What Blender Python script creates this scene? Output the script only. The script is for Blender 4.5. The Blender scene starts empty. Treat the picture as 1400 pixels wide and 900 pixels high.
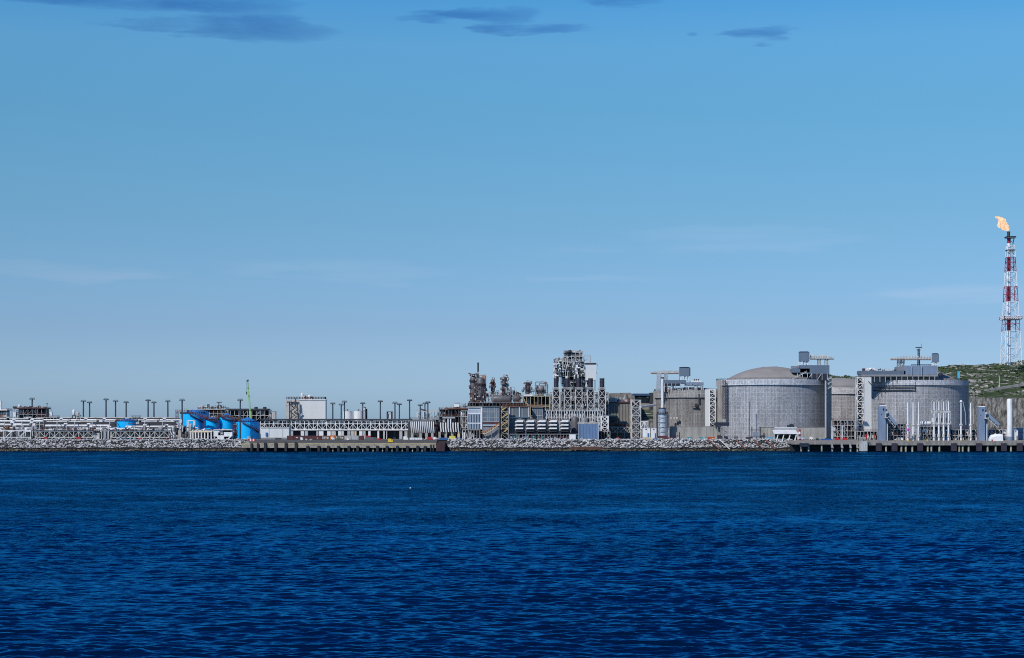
import bpy, math, random
import numpy as np
from mathutils import Vector, noise as mnoise

# ------------------------------------------------------------------ basics
SC = bpy.context.scene
COL = SC.collection
F, H, HOR = 2400.0, 18.0, 580.0      # focal length in photo pixels, eye height (m), horizon row
G = 7.5                              # ground level of the plant
PI = math.pi
def X(px, Y): return (px - 700.0) * Y / F
def Z(py, Y): return H - (py - HOR) * Y / F
def S(n, Y): return n * Y / F

# ------------------------------------------------------------------ materials
MATS = {}
def mat(name, col, rough=0.6, var=0.18, scale=0.35, metal=0.0, dirt=0.0, dirt_col=(0.10, 0.075, 0.055), streak=1.0):
    if name in MATS: return MATS[name]
    m = bpy.data.materials.new(name); m.use_nodes = True
    nt = m.node_tree; N = nt.nodes; L = nt.links
    b = N['Principled BSDF']
    b.inputs['Roughness'].default_value = rough
    b.inputs['Metallic'].default_value = metal
    tc = N.new('ShaderNodeNewGeometry')
    mp = N.new('ShaderNodeMapping'); mp.inputs['Scale'].default_value = (1, 1, 1.0 / (1 + streak * 2))
    L.new(tc.outputs['Position'], mp.inputs['Vector'])
    n1 = N.new('ShaderNodeTexNoise'); n1.inputs['Scale'].default_value = scale; n1.inputs['Detail'].default_value = 6
    L.new(mp.outputs[0], n1.inputs['Vector'])
    mr = N.new('ShaderNodeMapRange'); mr.inputs['From Min'].default_value = 0.3; mr.inputs['From Max'].default_value = 0.7
    mr.inputs['To Min'].default_value = 1 - var; mr.inputs['To Max'].default_value = 1 + var
    L.new(n1.outputs['Fac'], mr.inputs['Value'])
    mx = N.new('ShaderNodeMix'); mx.data_type = 'RGBA'; mx.blend_type = 'MULTIPLY'; mx.inputs[0].default_value = 1
    mx.inputs[6].default_value = (*col, 1); L.new(mr.outputs[0], mx.inputs[7])
    out = mx.outputs[2]
    if dirt > 0:
        n2 = N.new('ShaderNodeTexNoise'); n2.inputs['Scale'].default_value = scale * 2.3; n2.inputs['Detail'].default_value = 5
        L.new(mp.outputs[0], n2.inputs['Vector'])
        m2 = N.new('ShaderNodeMapRange'); m2.inputs['From Min'].default_value = 0.5; m2.inputs['From Max'].default_value = 0.72
        m2.inputs['To Max'].default_value = dirt; L.new(n2.outputs['Fac'], m2.inputs['Value'])
        m3 = N.new('ShaderNodeMix'); m3.data_type = 'RGBA'
        L.new(m2.outputs[0], m3.inputs[0]); L.new(out, m3.inputs[6]); m3.inputs[7].default_value = (*dirt_col, 1)
        out = m3.outputs[2]
    L.new(out, b.inputs['Base Color'])
    MATS[name] = m
    return m

WHITE = mat('white paint', (0.76, 0.77, 0.78), 0.45, 0.08, 0.2, dirt=0.3, dirt_col=(0.28,0.23,0.19))
OFFW = mat('weathered white paint', (0.50, 0.495, 0.48), 0.55, 0.2, 0.4, dirt=0.5, dirt_col=(0.16,0.11,0.08))
CREAMW = mat('cream white steel paint', (0.60, 0.585, 0.55), 0.5, 0.15, 0.4, dirt=0.35, dirt_col=(0.2,0.16,0.12))
CLAD = mat('pale wall cladding', (0.66, 0.68, 0.68), 0.5, 0.05, 0.1, dirt=0.06)
GALV = mat('galvanised steel', (0.40, 0.42, 0.45), 0.5, 0.2, 0.5, dirt=0.2)
STEEL = mat('grey steel', (0.22, 0.23, 0.25), 0.5, 0.2, 0.5, dirt=0.3)
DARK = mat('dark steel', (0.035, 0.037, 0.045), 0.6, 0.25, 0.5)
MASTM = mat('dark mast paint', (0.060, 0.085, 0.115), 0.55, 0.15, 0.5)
BLACK = mat('black opening shade', (0.010, 0.011, 0.016), 0.8, 0.2, 0.5)  # near-black colour stands in for shade in openings and behind pipework
NAVY = mat('dark blue steel', (0.015, 0.022, 0.045), 0.6, 0.2, 0.5)
BLUE = mat('bright blue tank paint', (0.0, 0.47, 1.0), 0.4, 0.05, 0.1, dirt=0.06, dirt_col=(0.02, 0.14, 0.36))
BLUEROOF = mat('blue roof paint', (0.03, 0.22, 0.58), 0.5, 0.10, 0.2)
MAROON = mat('maroon paint', (0.085, 0.022, 0.026), 0.6, 0.25, 0.4, dirt=0.3)
RUST = mat('rusty brown paint', (0.16, 0.060, 0.035), 0.7, 0.3, 0.5, dirt=0.3, dirt_col=(0.05, 0.02, 0.015))
RED = mat('red paint', (0.45, 0.018, 0.022), 0.5, 0.12, 0.4)
ORANGE = mat('orange paint', (0.55, 0.17, 0.03), 0.55, 0.2, 0.5, dirt=0.2)
YELLOW = mat('yellow paint', (0.72, 0.50, 0.03), 0.5, 0.12, 0.5)
TEAL = mat('teal paint', (0.08, 0.32, 0.36), 0.5, 0.15, 0.4)
CYAN = mat('cyan paint', (0.10, 0.42, 0.62), 0.5, 0.1, 0.4)
CBLUE = mat('container blue paint', (0.025, 0.12, 0.36), 0.5, 0.15, 0.4)
GREEN = mat('light green crane paint', (0.27, 0.50, 0.20), 0.45, 0.08, 0.4)
MAGENTA = mat('magenta buoy plastic', (0.65, 0.03, 0.55), 0.5, 0.05)
INSUL = mat('dark grey insulation', (0.120, 0.118, 0.125), 0.45, 0.18, 0.5, dirt=0.3, dirt_col=(0.05,0.05,0.055))
STACKM = mat('dark violet stack paint', (0.030, 0.026, 0.042), 0.6, 0.2, 0.4)
BCLAD = mat('blue grey cladding', (0.19, 0.25, 0.35), 0.55, 0.12, 0.25, dirt=0.15)
BCLAD2 = mat('mid blue sheet cladding', (0.13, 0.21, 0.36), 0.55, 0.10, 0.6)
SLATE = mat('slate blue cladding', (0.115, 0.155, 0.215), 0.55, 0.1, 0.2)
PALEB = mat('pale blue grey cladding', (0.40, 0.47, 0.56), 0.5, 0.1, 0.2, dirt=0.1)
CONC = mat('light concrete', (0.34, 0.33, 0.305), 0.85, 0.22, 0.25, dirt=0.4, dirt_col=(0.14, 0.135, 0.125))
CONCD = mat('dark stained concrete', (0.17, 0.165, 0.155), 0.9, 0.3, 0.3, dirt=0.5, dirt_col=(0.06, 0.055, 0.05))
QUAYC = mat('weathered quay concrete', (0.33, 0.29, 0.23), 0.9, 0.3, 0.6, dirt=0.5, dirt_col=(0.12, 0.10, 0.08), streak=0)
RUBBER = mat('black fender rubber', (0.022, 0.022, 0.030), 0.75, 0.2, 0.6)
DOME = mat('warm grey tank roof', (0.265, 0.252, 0.242), 0.85, 0.10, 0.12, streak=0)
DROCK = mat('dark scree', (0.10, 0.10, 0.105), 0.95, 0.35, 0.4, streak=0)
TARP = mat('white tarpaulin', (0.80, 0.81, 0.83), 0.6, 0.05, 0.4)
CREAM = mat('cream paint', (0.62, 0.52, 0.34), 0.5, 0.1)
GLASSY = mat('window glass', (0.05, 0.075, 0.11), 0.15, 0.2, 0.6)
ASPH = mat('quay asphalt', (0.085, 0.083, 0.080), 0.9, 0.25, 0.15, streak=0, dirt=0.3, dirt_col=(0.16, 0.15, 0.13))

def tank_concrete(name, base, R, stk=0.2):
    m = bpy.data.materials.new(name); m.use_nodes = True
    nt = m.node_tree; N = nt.nodes; L = nt.links; b = N['Principled BSDF']; b.inputs['Roughness'].default_value = 0.85
    tc = N.new('ShaderNodeTexCoord'); sp = N.new('ShaderNodeSeparateXYZ'); L.new(tc.outputs['Object'], sp.inputs[0])
    at = N.new('ShaderNodeMath'); at.operation = 'ARCTAN2'; L.new(sp.outputs[0], at.inputs[0]); L.new(sp.outputs[1], at.inputs[1])
    mu = N.new('ShaderNodeMath'); mu.operation = 'MULTIPLY'; mu.inputs[1].default_value = R; L.new(at.outputs[0], mu.inputs[0])
    cb = N.new('ShaderNodeCombineXYZ'); L.new(mu.outputs[0], cb.inputs[0]); L.new(sp.outputs[2], cb.inputs[1])
    br = N.new('ShaderNodeTexBrick'); br.offset = 0.0; br.inputs['Scale'].default_value = 1.0
    br.inputs['Brick Width'].default_value = 2.4; br.inputs['Row Height'].default_value = 3.0
    br.inputs['Mortar Size'].default_value = 0.28; br.inputs['Mortar Smooth'].default_value = 0.6
    br.inputs['Color1'].default_value = (0.88, 0.88, 0.88, 1); br.inputs['Color2'].default_value = (1.1, 1.1, 1.12, 1)
    br.inputs['Mortar'].default_value = (1.3, 1.3, 1.3, 1); L.new(cb.outputs[0], br.inputs['Vector'])
    def noise(scx, scy, lo, hi, det=6):
        mp = N.new('ShaderNodeMapping'); mp.inputs['Scale'].default_value = (scx, scy, 1); L.new(cb.outputs[0], mp.inputs[0])
        n = N.new('ShaderNodeTexNoise'); n.inputs['Scale'].default_value = 1; n.inputs['Detail'].default_value = det; L.new(mp.outputs[0], n.inputs['Vector'])
        r = N.new('ShaderNodeMapRange'); r.inputs['From Min'].default_value = 0.3; r.inputs['From Max'].default_value = 0.7
        r.inputs['To Min'].default_value = lo; r.inputs['To Max'].default_value = hi; L.new(n.outputs['Fac'], r.inputs['Value']); return r.outputs[0]
    cur = br.outputs['Color']
    for o in (noise(0.85, 0.03, 1-stk, 1+stk), noise(0.06, 0.05, 0.86, 1.13), noise(1.1, 0.7, 0.72, 1.32, 3)):
        mx = N.new('ShaderNodeMix'); mx.data_type = 'RGBA'; mx.blend_type = 'MULTIPLY'; mx.inputs[0].default_value = 1
        L.new(cur, mx.inputs[6]); L.new(o, mx.inputs[7]); cur = mx.outputs[2]
    mx = N.new('ShaderNodeMix'); mx.data_type = 'RGBA'; mx.blend_type = 'MULTIPLY'; mx.inputs[0].default_value = 1
    L.new(cur, mx.inputs[6]); mx.inputs[7].default_value = (*base, 1)
    L.new(mx.outputs[2], b.inputs['Base Color'])
    return m

# ------------------------------------------------------------------ mesh builder
WL = {}
class MB:
    def __init__(s): s.v = []; s.f = []
    def box(s, x0, x1, y0, y1, z0, z1):
        n = len(s.v)
        s.v += [(x0,y0,z0),(x1,y0,z0),(x1,y1,z0),(x0,y1,z0),(x0,y0,z1),(x1,y0,z1),(x1,y1,z1),(x0,y1,z1)]
        s.f += [(n,n+3,n+2,n+1),(n+4,n+5,n+6,n+7),(n,n+1,n+5,n+4),(n+1,n+2,n+6,n+5),(n+2,n+3,n+7,n+6),(n+3,n,n+4,n+7)]
        return s
    def px(s, a, b, c, d, Y, dep): return s.box(X(a,Y), X(b,Y), Y, Y+dep, Z(d,Y), Z(c,Y))
    def hexa(s, pts):                       # 8 points, same order as box
        n = len(s.v); s.v += [tuple(p) for p in pts]
        s.f += [(n,n+3,n+2,n+1),(n+4,n+5,n+6,n+7),(n,n+1,n+5,n+4),(n+1,n+2,n+6,n+5),(n+2,n+3,n+7,n+6),(n+3,n,n+4,n+7)]
        return s
    def tube(s, pts, r, n=8, r1=None):
        pts = [Vector(p) for p in pts]; m = len(pts); base = len(s.v)
        for i, p in enumerate(pts):
            d = (pts[min(i+1,m-1)] - pts[max(i-1,0)]).normalized()
            up = Vector((0,0,1)) if abs(d.z) < 0.9 else Vector((0,1,0))
            a = d.cross(up).normalized(); b = a.cross(d).normalized()
            rr = r if r1 is None else r + (r1-r)*i/(m-1)
            for k in range(n):
                t = 2*PI*(k+0.5)/n
                q = p + (a*math.cos(t) + b*math.sin(t))*rr
                s.v.append(tuple(q))
        for i in range(m-1):
            for k in range(n):
                k2 = (k+1) % n
                s.f.append((base+i*n+k, base+i*n+k2, base+(i+1)*n+k2, base+(i+1)*n+k))
        s.f.append(tuple(base+k for k in range(n))[::-1]); s.f.append(tuple(base+(m-1)*n+k for k in range(n)))
        return s
    def bar(s, a, b, w): return s.tube([a, b], w*0.707, 4)
    def lathe(s, cx, cy, prof, n=24, a0=0, a1=2*PI):
        base = len(s.v); full = abs(a1-a0-2*PI) < 1e-6; c = n if full else n+1
        for r, z in prof:
            for k in range(c):
                t = a0 + (a1-a0)*k/n
                s.v.append((cx+r*math.cos(t), cy+r*math.sin(t), z))
        for i in range(len(prof)-1):
            for k in range(n):
                k2 = (k+1) % c
                s.f.append((base+i*c+k, base+i*c+k2, base+(i+1)*c+k2, base+(i+1)*c+k))
        if full:
            s.f.append(tuple(base+k for k in range(c))[::-1]); s.f.append(tuple(base+(len(prof)-1)*c+k for k in range(c)))
        return s
    def cyl(s, cx, cy, z0, z1, r, r1=None, n=20): return s.lathe(cx, cy, [(r,z0),(r if r1 is None else r1,z1)], n)
    def vessel(s, cx, cy, z0, z1, r, n=20):
        h = min(r*0.6, (z1-z0)*0.3)
        return s.lathe(cx, cy, [(r*0.3,z0),(r*0.75,z0+h*0.25),(r,z0+h),(r,z1-h),(r*0.87,z1-h*0.5),(r*0.6,z1-h*0.2),(r*0.15,z1)], n)
    def drum(s, a, b, r, n=16):
        a, b = Vector(a), Vector(b); d = (b-a).normalized(); L = (b-a).length; e = min(r*0.5, L*0.25)
        up = Vector((0,0,1)) if abs(d.z) < 0.9 else Vector((0,1,0))
        u = d.cross(up).normalized(); w = u.cross(d).normalized(); base = len(s.v)
        prof = [(0.15*r,0),(0.6*r,e*0.2),(0.88*r,e*0.55),(r,e),(r,L-e),(0.88*r,L-e*0.55),(0.6*r,L-e*0.2),(0.15*r,L)]
        for rr, t in prof:
            for k in range(n):
                q = a + d*t + (u*math.cos(2*PI*k/n)+w*math.sin(2*PI*k/n))*rr; s.v.append(tuple(q))
        for i in range(len(prof)-1):
            for k in range(n):
                k2 = (k+1) % n; s.f.append((base+i*n+k, base+i*n+k2, base+(i+1)*n+k2, base+(i+1)*n+k))
        s.f.append(tuple(base+k for k in range(n))[::-1]); s.f.append(tuple(base+7*n+k for k in range(n)))
        return s
    def truss(s, x0, x1, y0, y1, z0, z1, n, w, diag=True, zig=True):
        for y in ((y0, y1) if y1 > y0 else (y0,)):
            s.bar((x0,y,z0),(x1,y,z0),w); s.bar((x0,y,z1),(x1,y,z1),w)
            for i in range(n+1):
                x = x0+(x1-x0)*i/n; s.bar((x,y,z0),(x,y,z1),w*0.8)
                if diag and i < n:
                    x2 = x0+(x1-x0)*(i+1)/n
                    if zig and i % 2: s.bar((x,y,z1),(x2,y,z0),w*0.75)
                    else: s.bar((x,y,z0),(x2,y,z1),w*0.75)
        if y1 > y0:
            for i in range(n+1):
                x = x0+(x1-x0)*i/n; s.bar((x,y0,z0),(x,y1,z0),w*0.7); s.bar((x,y0,z1),(x,y1,z1),w*0.7)
        return s
    def lattice(s, cx, cy, z0, z1, w0, w1, n, r, d0=None, d1=None, cross=True):
        d0 = w0 if d0 is None else d0; d1 = w1 if d1 is None else d1
        def ring(i):
            t = i/n; hw = (w0+(w1-w0)*t)/2; hd = (d0+(d1-d0)*t)/2; z = z0+(z1-z0)*t
            return [Vector((cx-hw,cy-hd,z)),Vector((cx+hw,cy-hd,z)),Vector((cx+hw,cy+hd,z)),Vector((cx-hw,cy+hd,z))]
        for i in range(n):
            a, b = ring(i), ring(i+1)
            for k in range(4):
                k2 = (k+1) % 4
                s.bar(a[k], b[k], r*1.25); s.bar(b[k], b[k2], r*0.8)
                s.bar(a[k], b[k2], r*0.7) if (i+k) % 2 or cross else None
                if cross or not (i+k) % 2: s.bar(a[k2], b[k], r*0.7)
        return s
    def rail(s, pts, h=1.1, w=0.10, step=2.5, closed=False):
        pts = [Vector(p) for p in pts]
        if closed: pts = pts+[pts[0]]
        for a, b in zip(pts, pts[1:]):
            n = max(1, int((b-a).length/step))
            for t in (0.5, 1.0): s.bar(a+Vector((0,0,h*t)), b+Vector((0,0,h*t)), w)
            for i in range(n+1):
                p = a+(b-a)*i/n; s.bar(p, p+Vector((0,0,h)), w)
        return s
    def zigzag(s, x0, x1, y0, y1, z0, z1, n, w):
        for i in range(n):
            za, zb = z0+(z1-z0)*i/n, z0+(z1-z0)*(i+1)/n
            a, b = (x0, x1) if i % 2 == 0 else (x1, x0)
            y = y0 if i % 2 == 0 else y1
            s.hexa([(a,y,za),(b,y,zb),(b,y+0.9,zb),(a,y+0.9,za),(a,y,za+w),(b,y,zb+w),(b,y+0.9,zb+w),(a,y+0.9,za+w)] if a < b else
                   [(b,y,zb),(a,y,za),(a,y+0.9,za),(b,y+0.9,zb),(b,y,zb+w),(a,y,za+w),(a,y+0.9,za+w),(b,y+0.9,zb+w)])
            s.bar((a,y,za+1.1),(b,y,zb+1.1),0.12)
        return s
    def build(s, name, m, parent=None, smooth=True, label=None):
        me = bpy.data.meshes.new(name)
        off = WL.get(parent, Vector((0,0,0))) if parent else Vector((0,0,0))
        me.from_pydata([(a-off.x, b-off.y, c-off.z) for a, b, c in s.v], [], s.f)
        me.materials.append(m)
        if smooth:
            me.polygons.foreach_set('use_smooth', [True]*len(me.polygons)); me.set_sharp_from_angle(angle=math.radians(38))
        me.update()
        o = bpy.data.objects.new(name, me); COL.objects.link(o)
        if parent: o.parent = parent; WL[o] = off
        else: WL[o] = Vector((0,0,0))
        if label: o['label'] = label
        return o

def tag(o, label, cat, group=None):
    o['label'] = label; o['category'] = cat
    if group: o['group'] = group
    return o
def thing(name, label, cat, loc, group=None):
    o = bpy.data.objects.new(name, None); COL.objects.link(o); o.location = loc; o.empty_display_size = 1
    WL[o] = Vector(loc); return tag(o, label, cat, group)
def at(name, label, cat, px, Y, z=G, group=None): return thing(name, label, cat, (X(px,Y), Y, z), group)
def struct(o, kind='structure'): o['kind'] = kind; return o
def dup(root, loc, label):
    r = root.copy(); COL.objects.link(r); r.location = loc; r['label'] = label
    for ch in list(root.children):
        c = ch.copy(); COL.objects.link(c); c.parent = r
        for g in list(ch.children):
            d = g.copy(); COL.objects.link(d); d.parent = c
    return r

# ------------------------------------------------------------------ plant equipment parts
def equip(parent, kind, cx, cy, z, w, d, h, m, rnd):
    b = MB()
    if kind == 'vessel':
        r = min(w, d)*0.42; b.vessel(cx, cy, z+h*0.08, z+h*0.95, r, 14)
        for a in range(3): b.bar((cx+r*0.7*math.cos(a*2.1), cy+r*0.7*math.sin(a*2.1), z), (cx+r*0.7*math.cos(a*2.1), cy+r*0.7*math.sin(a*2.1), z+h*0.25), 0.25)
        b.tube([(cx,cy,z+h*0.9),(cx,cy,z+h*1.02),(cx+r*1.1,cy,z+h*1.02),(cx+r*1.1,cy,z+h*0.3)], 0.18, 6)
        b.cyl(cx, cy, z+h*0.55, z+h*0.6, r*1.12, n=14)
    elif kind == 'drum':
        r = min(h*0.36, d*0.42); zc = z+h*0.5
        b.drum((cx-w*0.46,cy,zc),(cx+w*0.46,cy,zc), r, 12)
        for sx in (-0.28, 0.28): b.box(cx+sx*w-0.3, cx+sx*w+0.3, cy-r*0.8, cy+r*0.8, z, zc-r*0.5)
        b.tube([(cx,cy,zc+r*0.9),(cx,cy,zc+r*1.4)], 0.2, 6)
    elif kind == 'cabinet':
        b.box(cx-w*0.42, cx+w*0.42, cy-d*0.4, cy+d*0.4, z+0.12, z+h*0.8)
        b.box(cx-w*0.45, cx+w*0.45, cy-d*0.44, cy+d*0.44, z+h*0.802, z+h*0.86)
        b.box(cx-w*0.40, cx+w*0.40, cy-d*0.38, cy+d*0.38, z, z+0.118)
        b.box(cx-w*0.05, cx-w*0.02, cy-d*0.42, cy-d*0.401, z+0.3, z+h*0.7)
    elif kind == 'cooler':
        b.box(cx-w*0.46, cx+w*0.46, cy-d*0.45, cy+d*0.45, z+h*0.35, z+h*0.7)
        for sx in (-0.4, 0.4):
            for sy in (-0.4, 0.4): b.bar((cx+sx*w, cy+sy*d, z), (cx+sx*w, cy+sy*d, z+h*0.35), 0.25)
        n = max(1, int(w/2.2))
        for i in range(n): b.cyl(cx-w*0.45+w*0.9*(i+0.5)/n, cy, z+h*0.703, z+h*0.9, min(w/n*0.42, d*0.42), n=12)
    elif kind == 'manifold':
        n = max(2, int(w/0.9)); r = 0.2
        for i in range(n):
            x = cx-w*0.42+w*0.84*i/(n-1); t = z+h*rnd.uniform(0.6, 0.95)
            b.tube([(x,cy-d*0.2,z),(x,cy-d*0.2,t),(x,cy+d*0.3,t)], r, 6)
        b.tube([(cx-w*0.46,cy-d*0.2,z+h*0.42),(cx+w*0.46,cy-d*0.2,z+h*0.42)], 0.32, 8)
    else:
        r = rnd.uniform(0.2, 0.42); a = rnd.uniform(0.25, 0.45)
        za, zb = z+h*rnd.uniform(0.15, 0.4), z+h*rnd.uniform(0.6, 0.95)
        y = cy+d*rnd.uniform(-0.3, 0.1)
        b.tube([(cx-w*0.5,y,za),(cx-w*a*0.6,y,za),(cx-w*a*0.4,y,za+0.3),(cx-w*a*0.4,y,zb-0.3),(cx-w*a*0.2,y,zb),(cx+w*a,y,zb),(cx+w*a,y,z)], r, 7)
        b.cyl(cx-w*a*0.4, y, (za+zb)/2-0.3, (za+zb)/2+0.3, r*1.6, n=8)
    nm = 'pipe' if kind not in ('vessel','drum','cabinet','cooler','manifold') else {'manifold':'pipe_manifold'}.get(kind, kind)
    return b.build(nm, m, parent)

KINDS = ['vessel','drum','cabinet','pipe','pipe','manifold','cooler','pipe']
def module(parent, px0, px1, py0, py1, Y, d, nx, nl, seed, fm=OFFW, pal=(OFFW,WHITE,GALV,MAROON,INSUL), rail=MAROON, back=None, dens=0.85, r=0.28, brace=0.35, kinds=KINDS, deckm=STEEL, toprail=True):
    rnd = random.Random(seed)
    x0, x1 = X(px0,Y), X(px1,Y); z1 = Z(py0,Y); z0 = G if py1 is None else Z(py1,Y)
    fb = MB(); cw = (x1-x0)/nx; lh = (z1-z0)/nl
    for i in range(nx+1):
        for y in (Y, Y+d): fb.bar((x0+cw*i,y,z0),(x0+cw*i,y,z1),r)
    for k in range(1, nl+1):
        z = z0+lh*k
        for y in (Y, Y+d): fb.bar((x0,y,z),(x1,y,z),r*0.9)
        for i in range(nx+1): fb.bar((x0+cw*i,Y,z),(x0+cw*i,Y+d,z),r*0.8)
        for i in range(nx):
            if rnd.random() < brace:
                a, b = (x0+cw*i, x0+cw*(i+1)) if rnd.random() < 0.5 else (x0+cw*(i+1), x0+cw*i)
                fb.bar((a,Y,z-lh),(b,Y,z),r*0.7)
    fb.build('frame', fm, parent)
    for k in range(1, nl+1):
        z = z0+lh*k
        dk = MB().box(x0+0.1, x1-0.1, Y+0.2, Y+d-0.2, z+0.14, z+0.34).build('deck', deckm, parent)
        if rail is not None and (k < nl or toprail):
            MB().rail([(x0,Y+0.1,z+0.3),(x1,Y+0.1,z+0.3)] if k < nl else [(x0,Y+d,z+0.3),(x0,Y+0.1,z+0.3),(x1,Y+0.1,z+0.3),(x1,Y+d,z+0.3)], 1.1, 0.13, 2.2).build('railing', rail, dk)
    if back is not None: MB().box(x0+0.3, x1-0.3, Y+d*0.62, Y+d*0.62+0.2, z0, z1-0.1).build('dark_backing', back, parent)  # dark sheet paints the shade inside the module and blocks the sky
    for k in range(nl):
        for i in range(nx):
            if rnd.random() < dens:
                kd = rnd.choice(kinds); m = rnd.choice(pal)
                equip(parent, kd, x0+cw*(i+0.5), Y+d*rnd.uniform(0.28,0.42), z0+lh*k+(0.34 if k else 0), cw*rnd.uniform(0.7,1.0), d*0.5, lh*rnd.uniform(0.7,0.97), m, rnd)

def container(px0, px1, py0, py1, Y, m, label, cat='container', group=None, d=2.5, name='shipping_container', z=None):
    x0, x1 = X(px0,Y), X(px1,Y); h = S(py1-py0,Y); z0 = Z(py1,Y) if z is None else z
    t = thing(name, label, cat, ((x0+x1)/2, Y+d/2, z0), group)
    b = MB(); b.box(x0+0.1, x1-0.1, Y+0.05, Y+d-0.05, z0+0.05, z0+h-0.06)
    n = max(3, int((x1-x0)/0.7))
    for i in range(n): 
        x = x0+0.2+(x1-x0-0.4)*(i+0.25)/n; b.box(x, x+(x1-x0)/n*0.45, Y+0.003, Y+0.049, z0+0.2, z0+h-0.25)
    b.build('body', m, t)
    f = MB()
    for x in (x0, x1-0.16):
        for y in (Y-0.02, Y+d-0.14): f.box(x, x+0.16, y, y+0.16, z0, z0+h)
    f.box(x0+0.162, x1-0.162, Y-0.01, Y+0.0495, z0+h-0.2, z0+h); f.box(x0+0.162, x1-0.162, Y-0.01, Y+0.0495, z0, z0+0.16)
    f.build('corner_frame', m, t)
    
    return t

def vehicle(px0, px1, py1, Y, m, label, cat, kind='van', name=None):
    z = Z(py1,Y); x0, x1 = X(px0,Y), X(px1,Y); L = x1-x0
    t = thing(name or 'parked_'+kind, label, cat, ((x0+x1)/2, Y+0.9, z))
    h = {'van':2.3,'car':1.5,'truck':3.0}[kind]; b = MB()
    prof = {'van':[(0,0.35),(0,0.55),(0.02,1),(0.74,1),(0.86,0.62),(0.99,0.5),(1,0.2),(1,0.15),(0,0.15)],
            'car':[(0,0.2),(0,0.6),(0.12,0.65),(0.24,1),(0.62,1),(0.78,0.65),(0.98,0.55),(1,0.2),(0.5,0.15)],
            'truck':[(0,0.2),(0,0.95),(0.68,0.95),(0.681,0.5),(0.72,0.5),(0.721,0.8),(0.93,0.8),(1,0.5),(1,0.2)]}[kind]
    n = len(b.v)
    for y in (Y, Y+1.8):
        for u, v in prof: b.v.append((x0+L*u, y, z+h*v))
    k = len(prof); b.f.append(tuple(range(n,n+k))); b.f.append(tuple(range(n+k,n+2*k))[::-1])
    for i in range(k): b.f.append((n+i, n+k+i, n+k+(i+1)%k, n+(i+1)%k))
    b.build('body', m, t, smooth=False)
    for sx in (0.2, 0.8):
        for y in (Y-0.04, Y+1.62):
            MB().tube([(x0+L*sx,y,z+0.36),(x0+L*sx,y+0.22,z+0.36)], 0.36, 12).build('wheel', RUBBER, t)
    g = MB(); g.box(x0+L*{'van':0.60,'car':0.28,'truck':0.75}[kind], x0+L*{'van':0.72,'car':0.60,'truck':0.9}[kind], Y-0.012, Y-0.002, z+h*{'van':0.62,'car':0.68,'truck':0.55}[kind], z+h*{'van':0.9,'car':0.93,'truck':0.74}[kind])
    g.build('window', GLASSY, t)
    return t

# ------------------------------------------------------------------ camera, sun, sky
cam = bpy.data.cameras.new('camera'); co = bpy.data.objects.new('camera', cam); COL.objects.link(co)
co.location = (0, 0, H); co.rotation_euler = (PI/2, 0, 0)
cam.sensor_width = 36; cam.lens = 36*F/1400; cam.shift_y = (HOR-450)/1400; cam.clip_start = 1; cam.clip_end = 60000
SC.camera = co
EL, AZ = math.radians(41), math.radians(38)          # sun behind the camera, a little to its left
sd = Vector((-math.sin(AZ)*math.cos(EL), -math.cos(AZ)*math.cos(EL), math.sin(EL)))
sl = bpy.data.lights.new('sun', 'SUN'); sl.energy = 3.6; sl.angle = math.radians(0.5); sl.color = (1.0, 0.95, 0.88)
so = bpy.data.objects.new('sun', sl); COL.objects.link(so); so.rotation_euler = sd.to_track_quat('Z','Y').to_euler()
w = bpy.data.worlds.new('World'); SC.world = w; w.use_nodes = True
nt = w.node_tree; N = nt.nodes; L = nt.links; N.clear()
def M(op, a, b=None, clamp=False):
    n = N.new('ShaderNodeMath'); n.operation = op; n.use_clamp = clamp
    for i, v in enumerate((a, b)):
        if v is None: continue
        if isinstance(v, (int, float)): n.inputs[i].default_value = v
        else: L.new(v, n.inputs[i])
    return n.outputs[0]
out = N.new('ShaderNodeOutputWorld'); bg = N.new('ShaderNodeBackground'); L.new(bg.outputs[0], out.inputs[0])
bg.inputs['Strength'].default_value = 0.10
sky = N.new('ShaderNodeTexSky'); sky.sky_type = 'NISHITA'; sky.sun_disc = False
sky.sun_elevation = EL; sky.sun_rotation = math.atan2(sd.x, sd.y); sky.altitude = 0
sky.air_density = 1.0; sky.dust_density = 0.6; sky.ozone_density = 3.0
tc = N.new('ShaderNodeTexCoord'); sp = N.new('ShaderNodeSeparateXYZ'); L.new(tc.outputs['Generated'], sp.inputs[0])
el = M('ARCSINE', sp.outputs[2]); az = M('ARCTAN2', sp.outputs[0], sp.outputs[1])
# clear northern air: blue deepens quickly above the horizon
grade = N.new('ShaderNodeValToRGB'); L.new(M('MULTIPLY', el, 2.0, True), grade.inputs[0])
SKYG = [(0.007, (0.596, 0.88, 1.451)), (0.04, (0.584, 0.83, 1.356)), (0.107, (0.513, 0.699, 1.067)), (0.231, (0.487, 0.766, 0.955)), (0.353, (0.477, 0.888, 1.028)), (0.425, (0.512, 0.995, 1.161)), (0.47, (0.407, 0.972, 1.234)), (0.62, (0.1, 0.45, 0.85)), (1.0, (0.05, 0.32, 0.8))]
cr = grade.color_ramp
while len(cr.elements) < len(SKYG): cr.elements.new(0.5)
for e, (p, c) in zip(cr.elements, SKYG): e.position = p; e.color = (*c, 1)
gm = N.new('ShaderNodeMix'); gm.data_type = 'RGBA'; gm.blend_type = 'MULTIPLY'; gm.inputs[0].default_value = 1
L.new(sky.outputs[0], gm.inputs[6]); L.new(grade.outputs[0], gm.inputs[7]); cur = gm.outputs[2]
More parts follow.
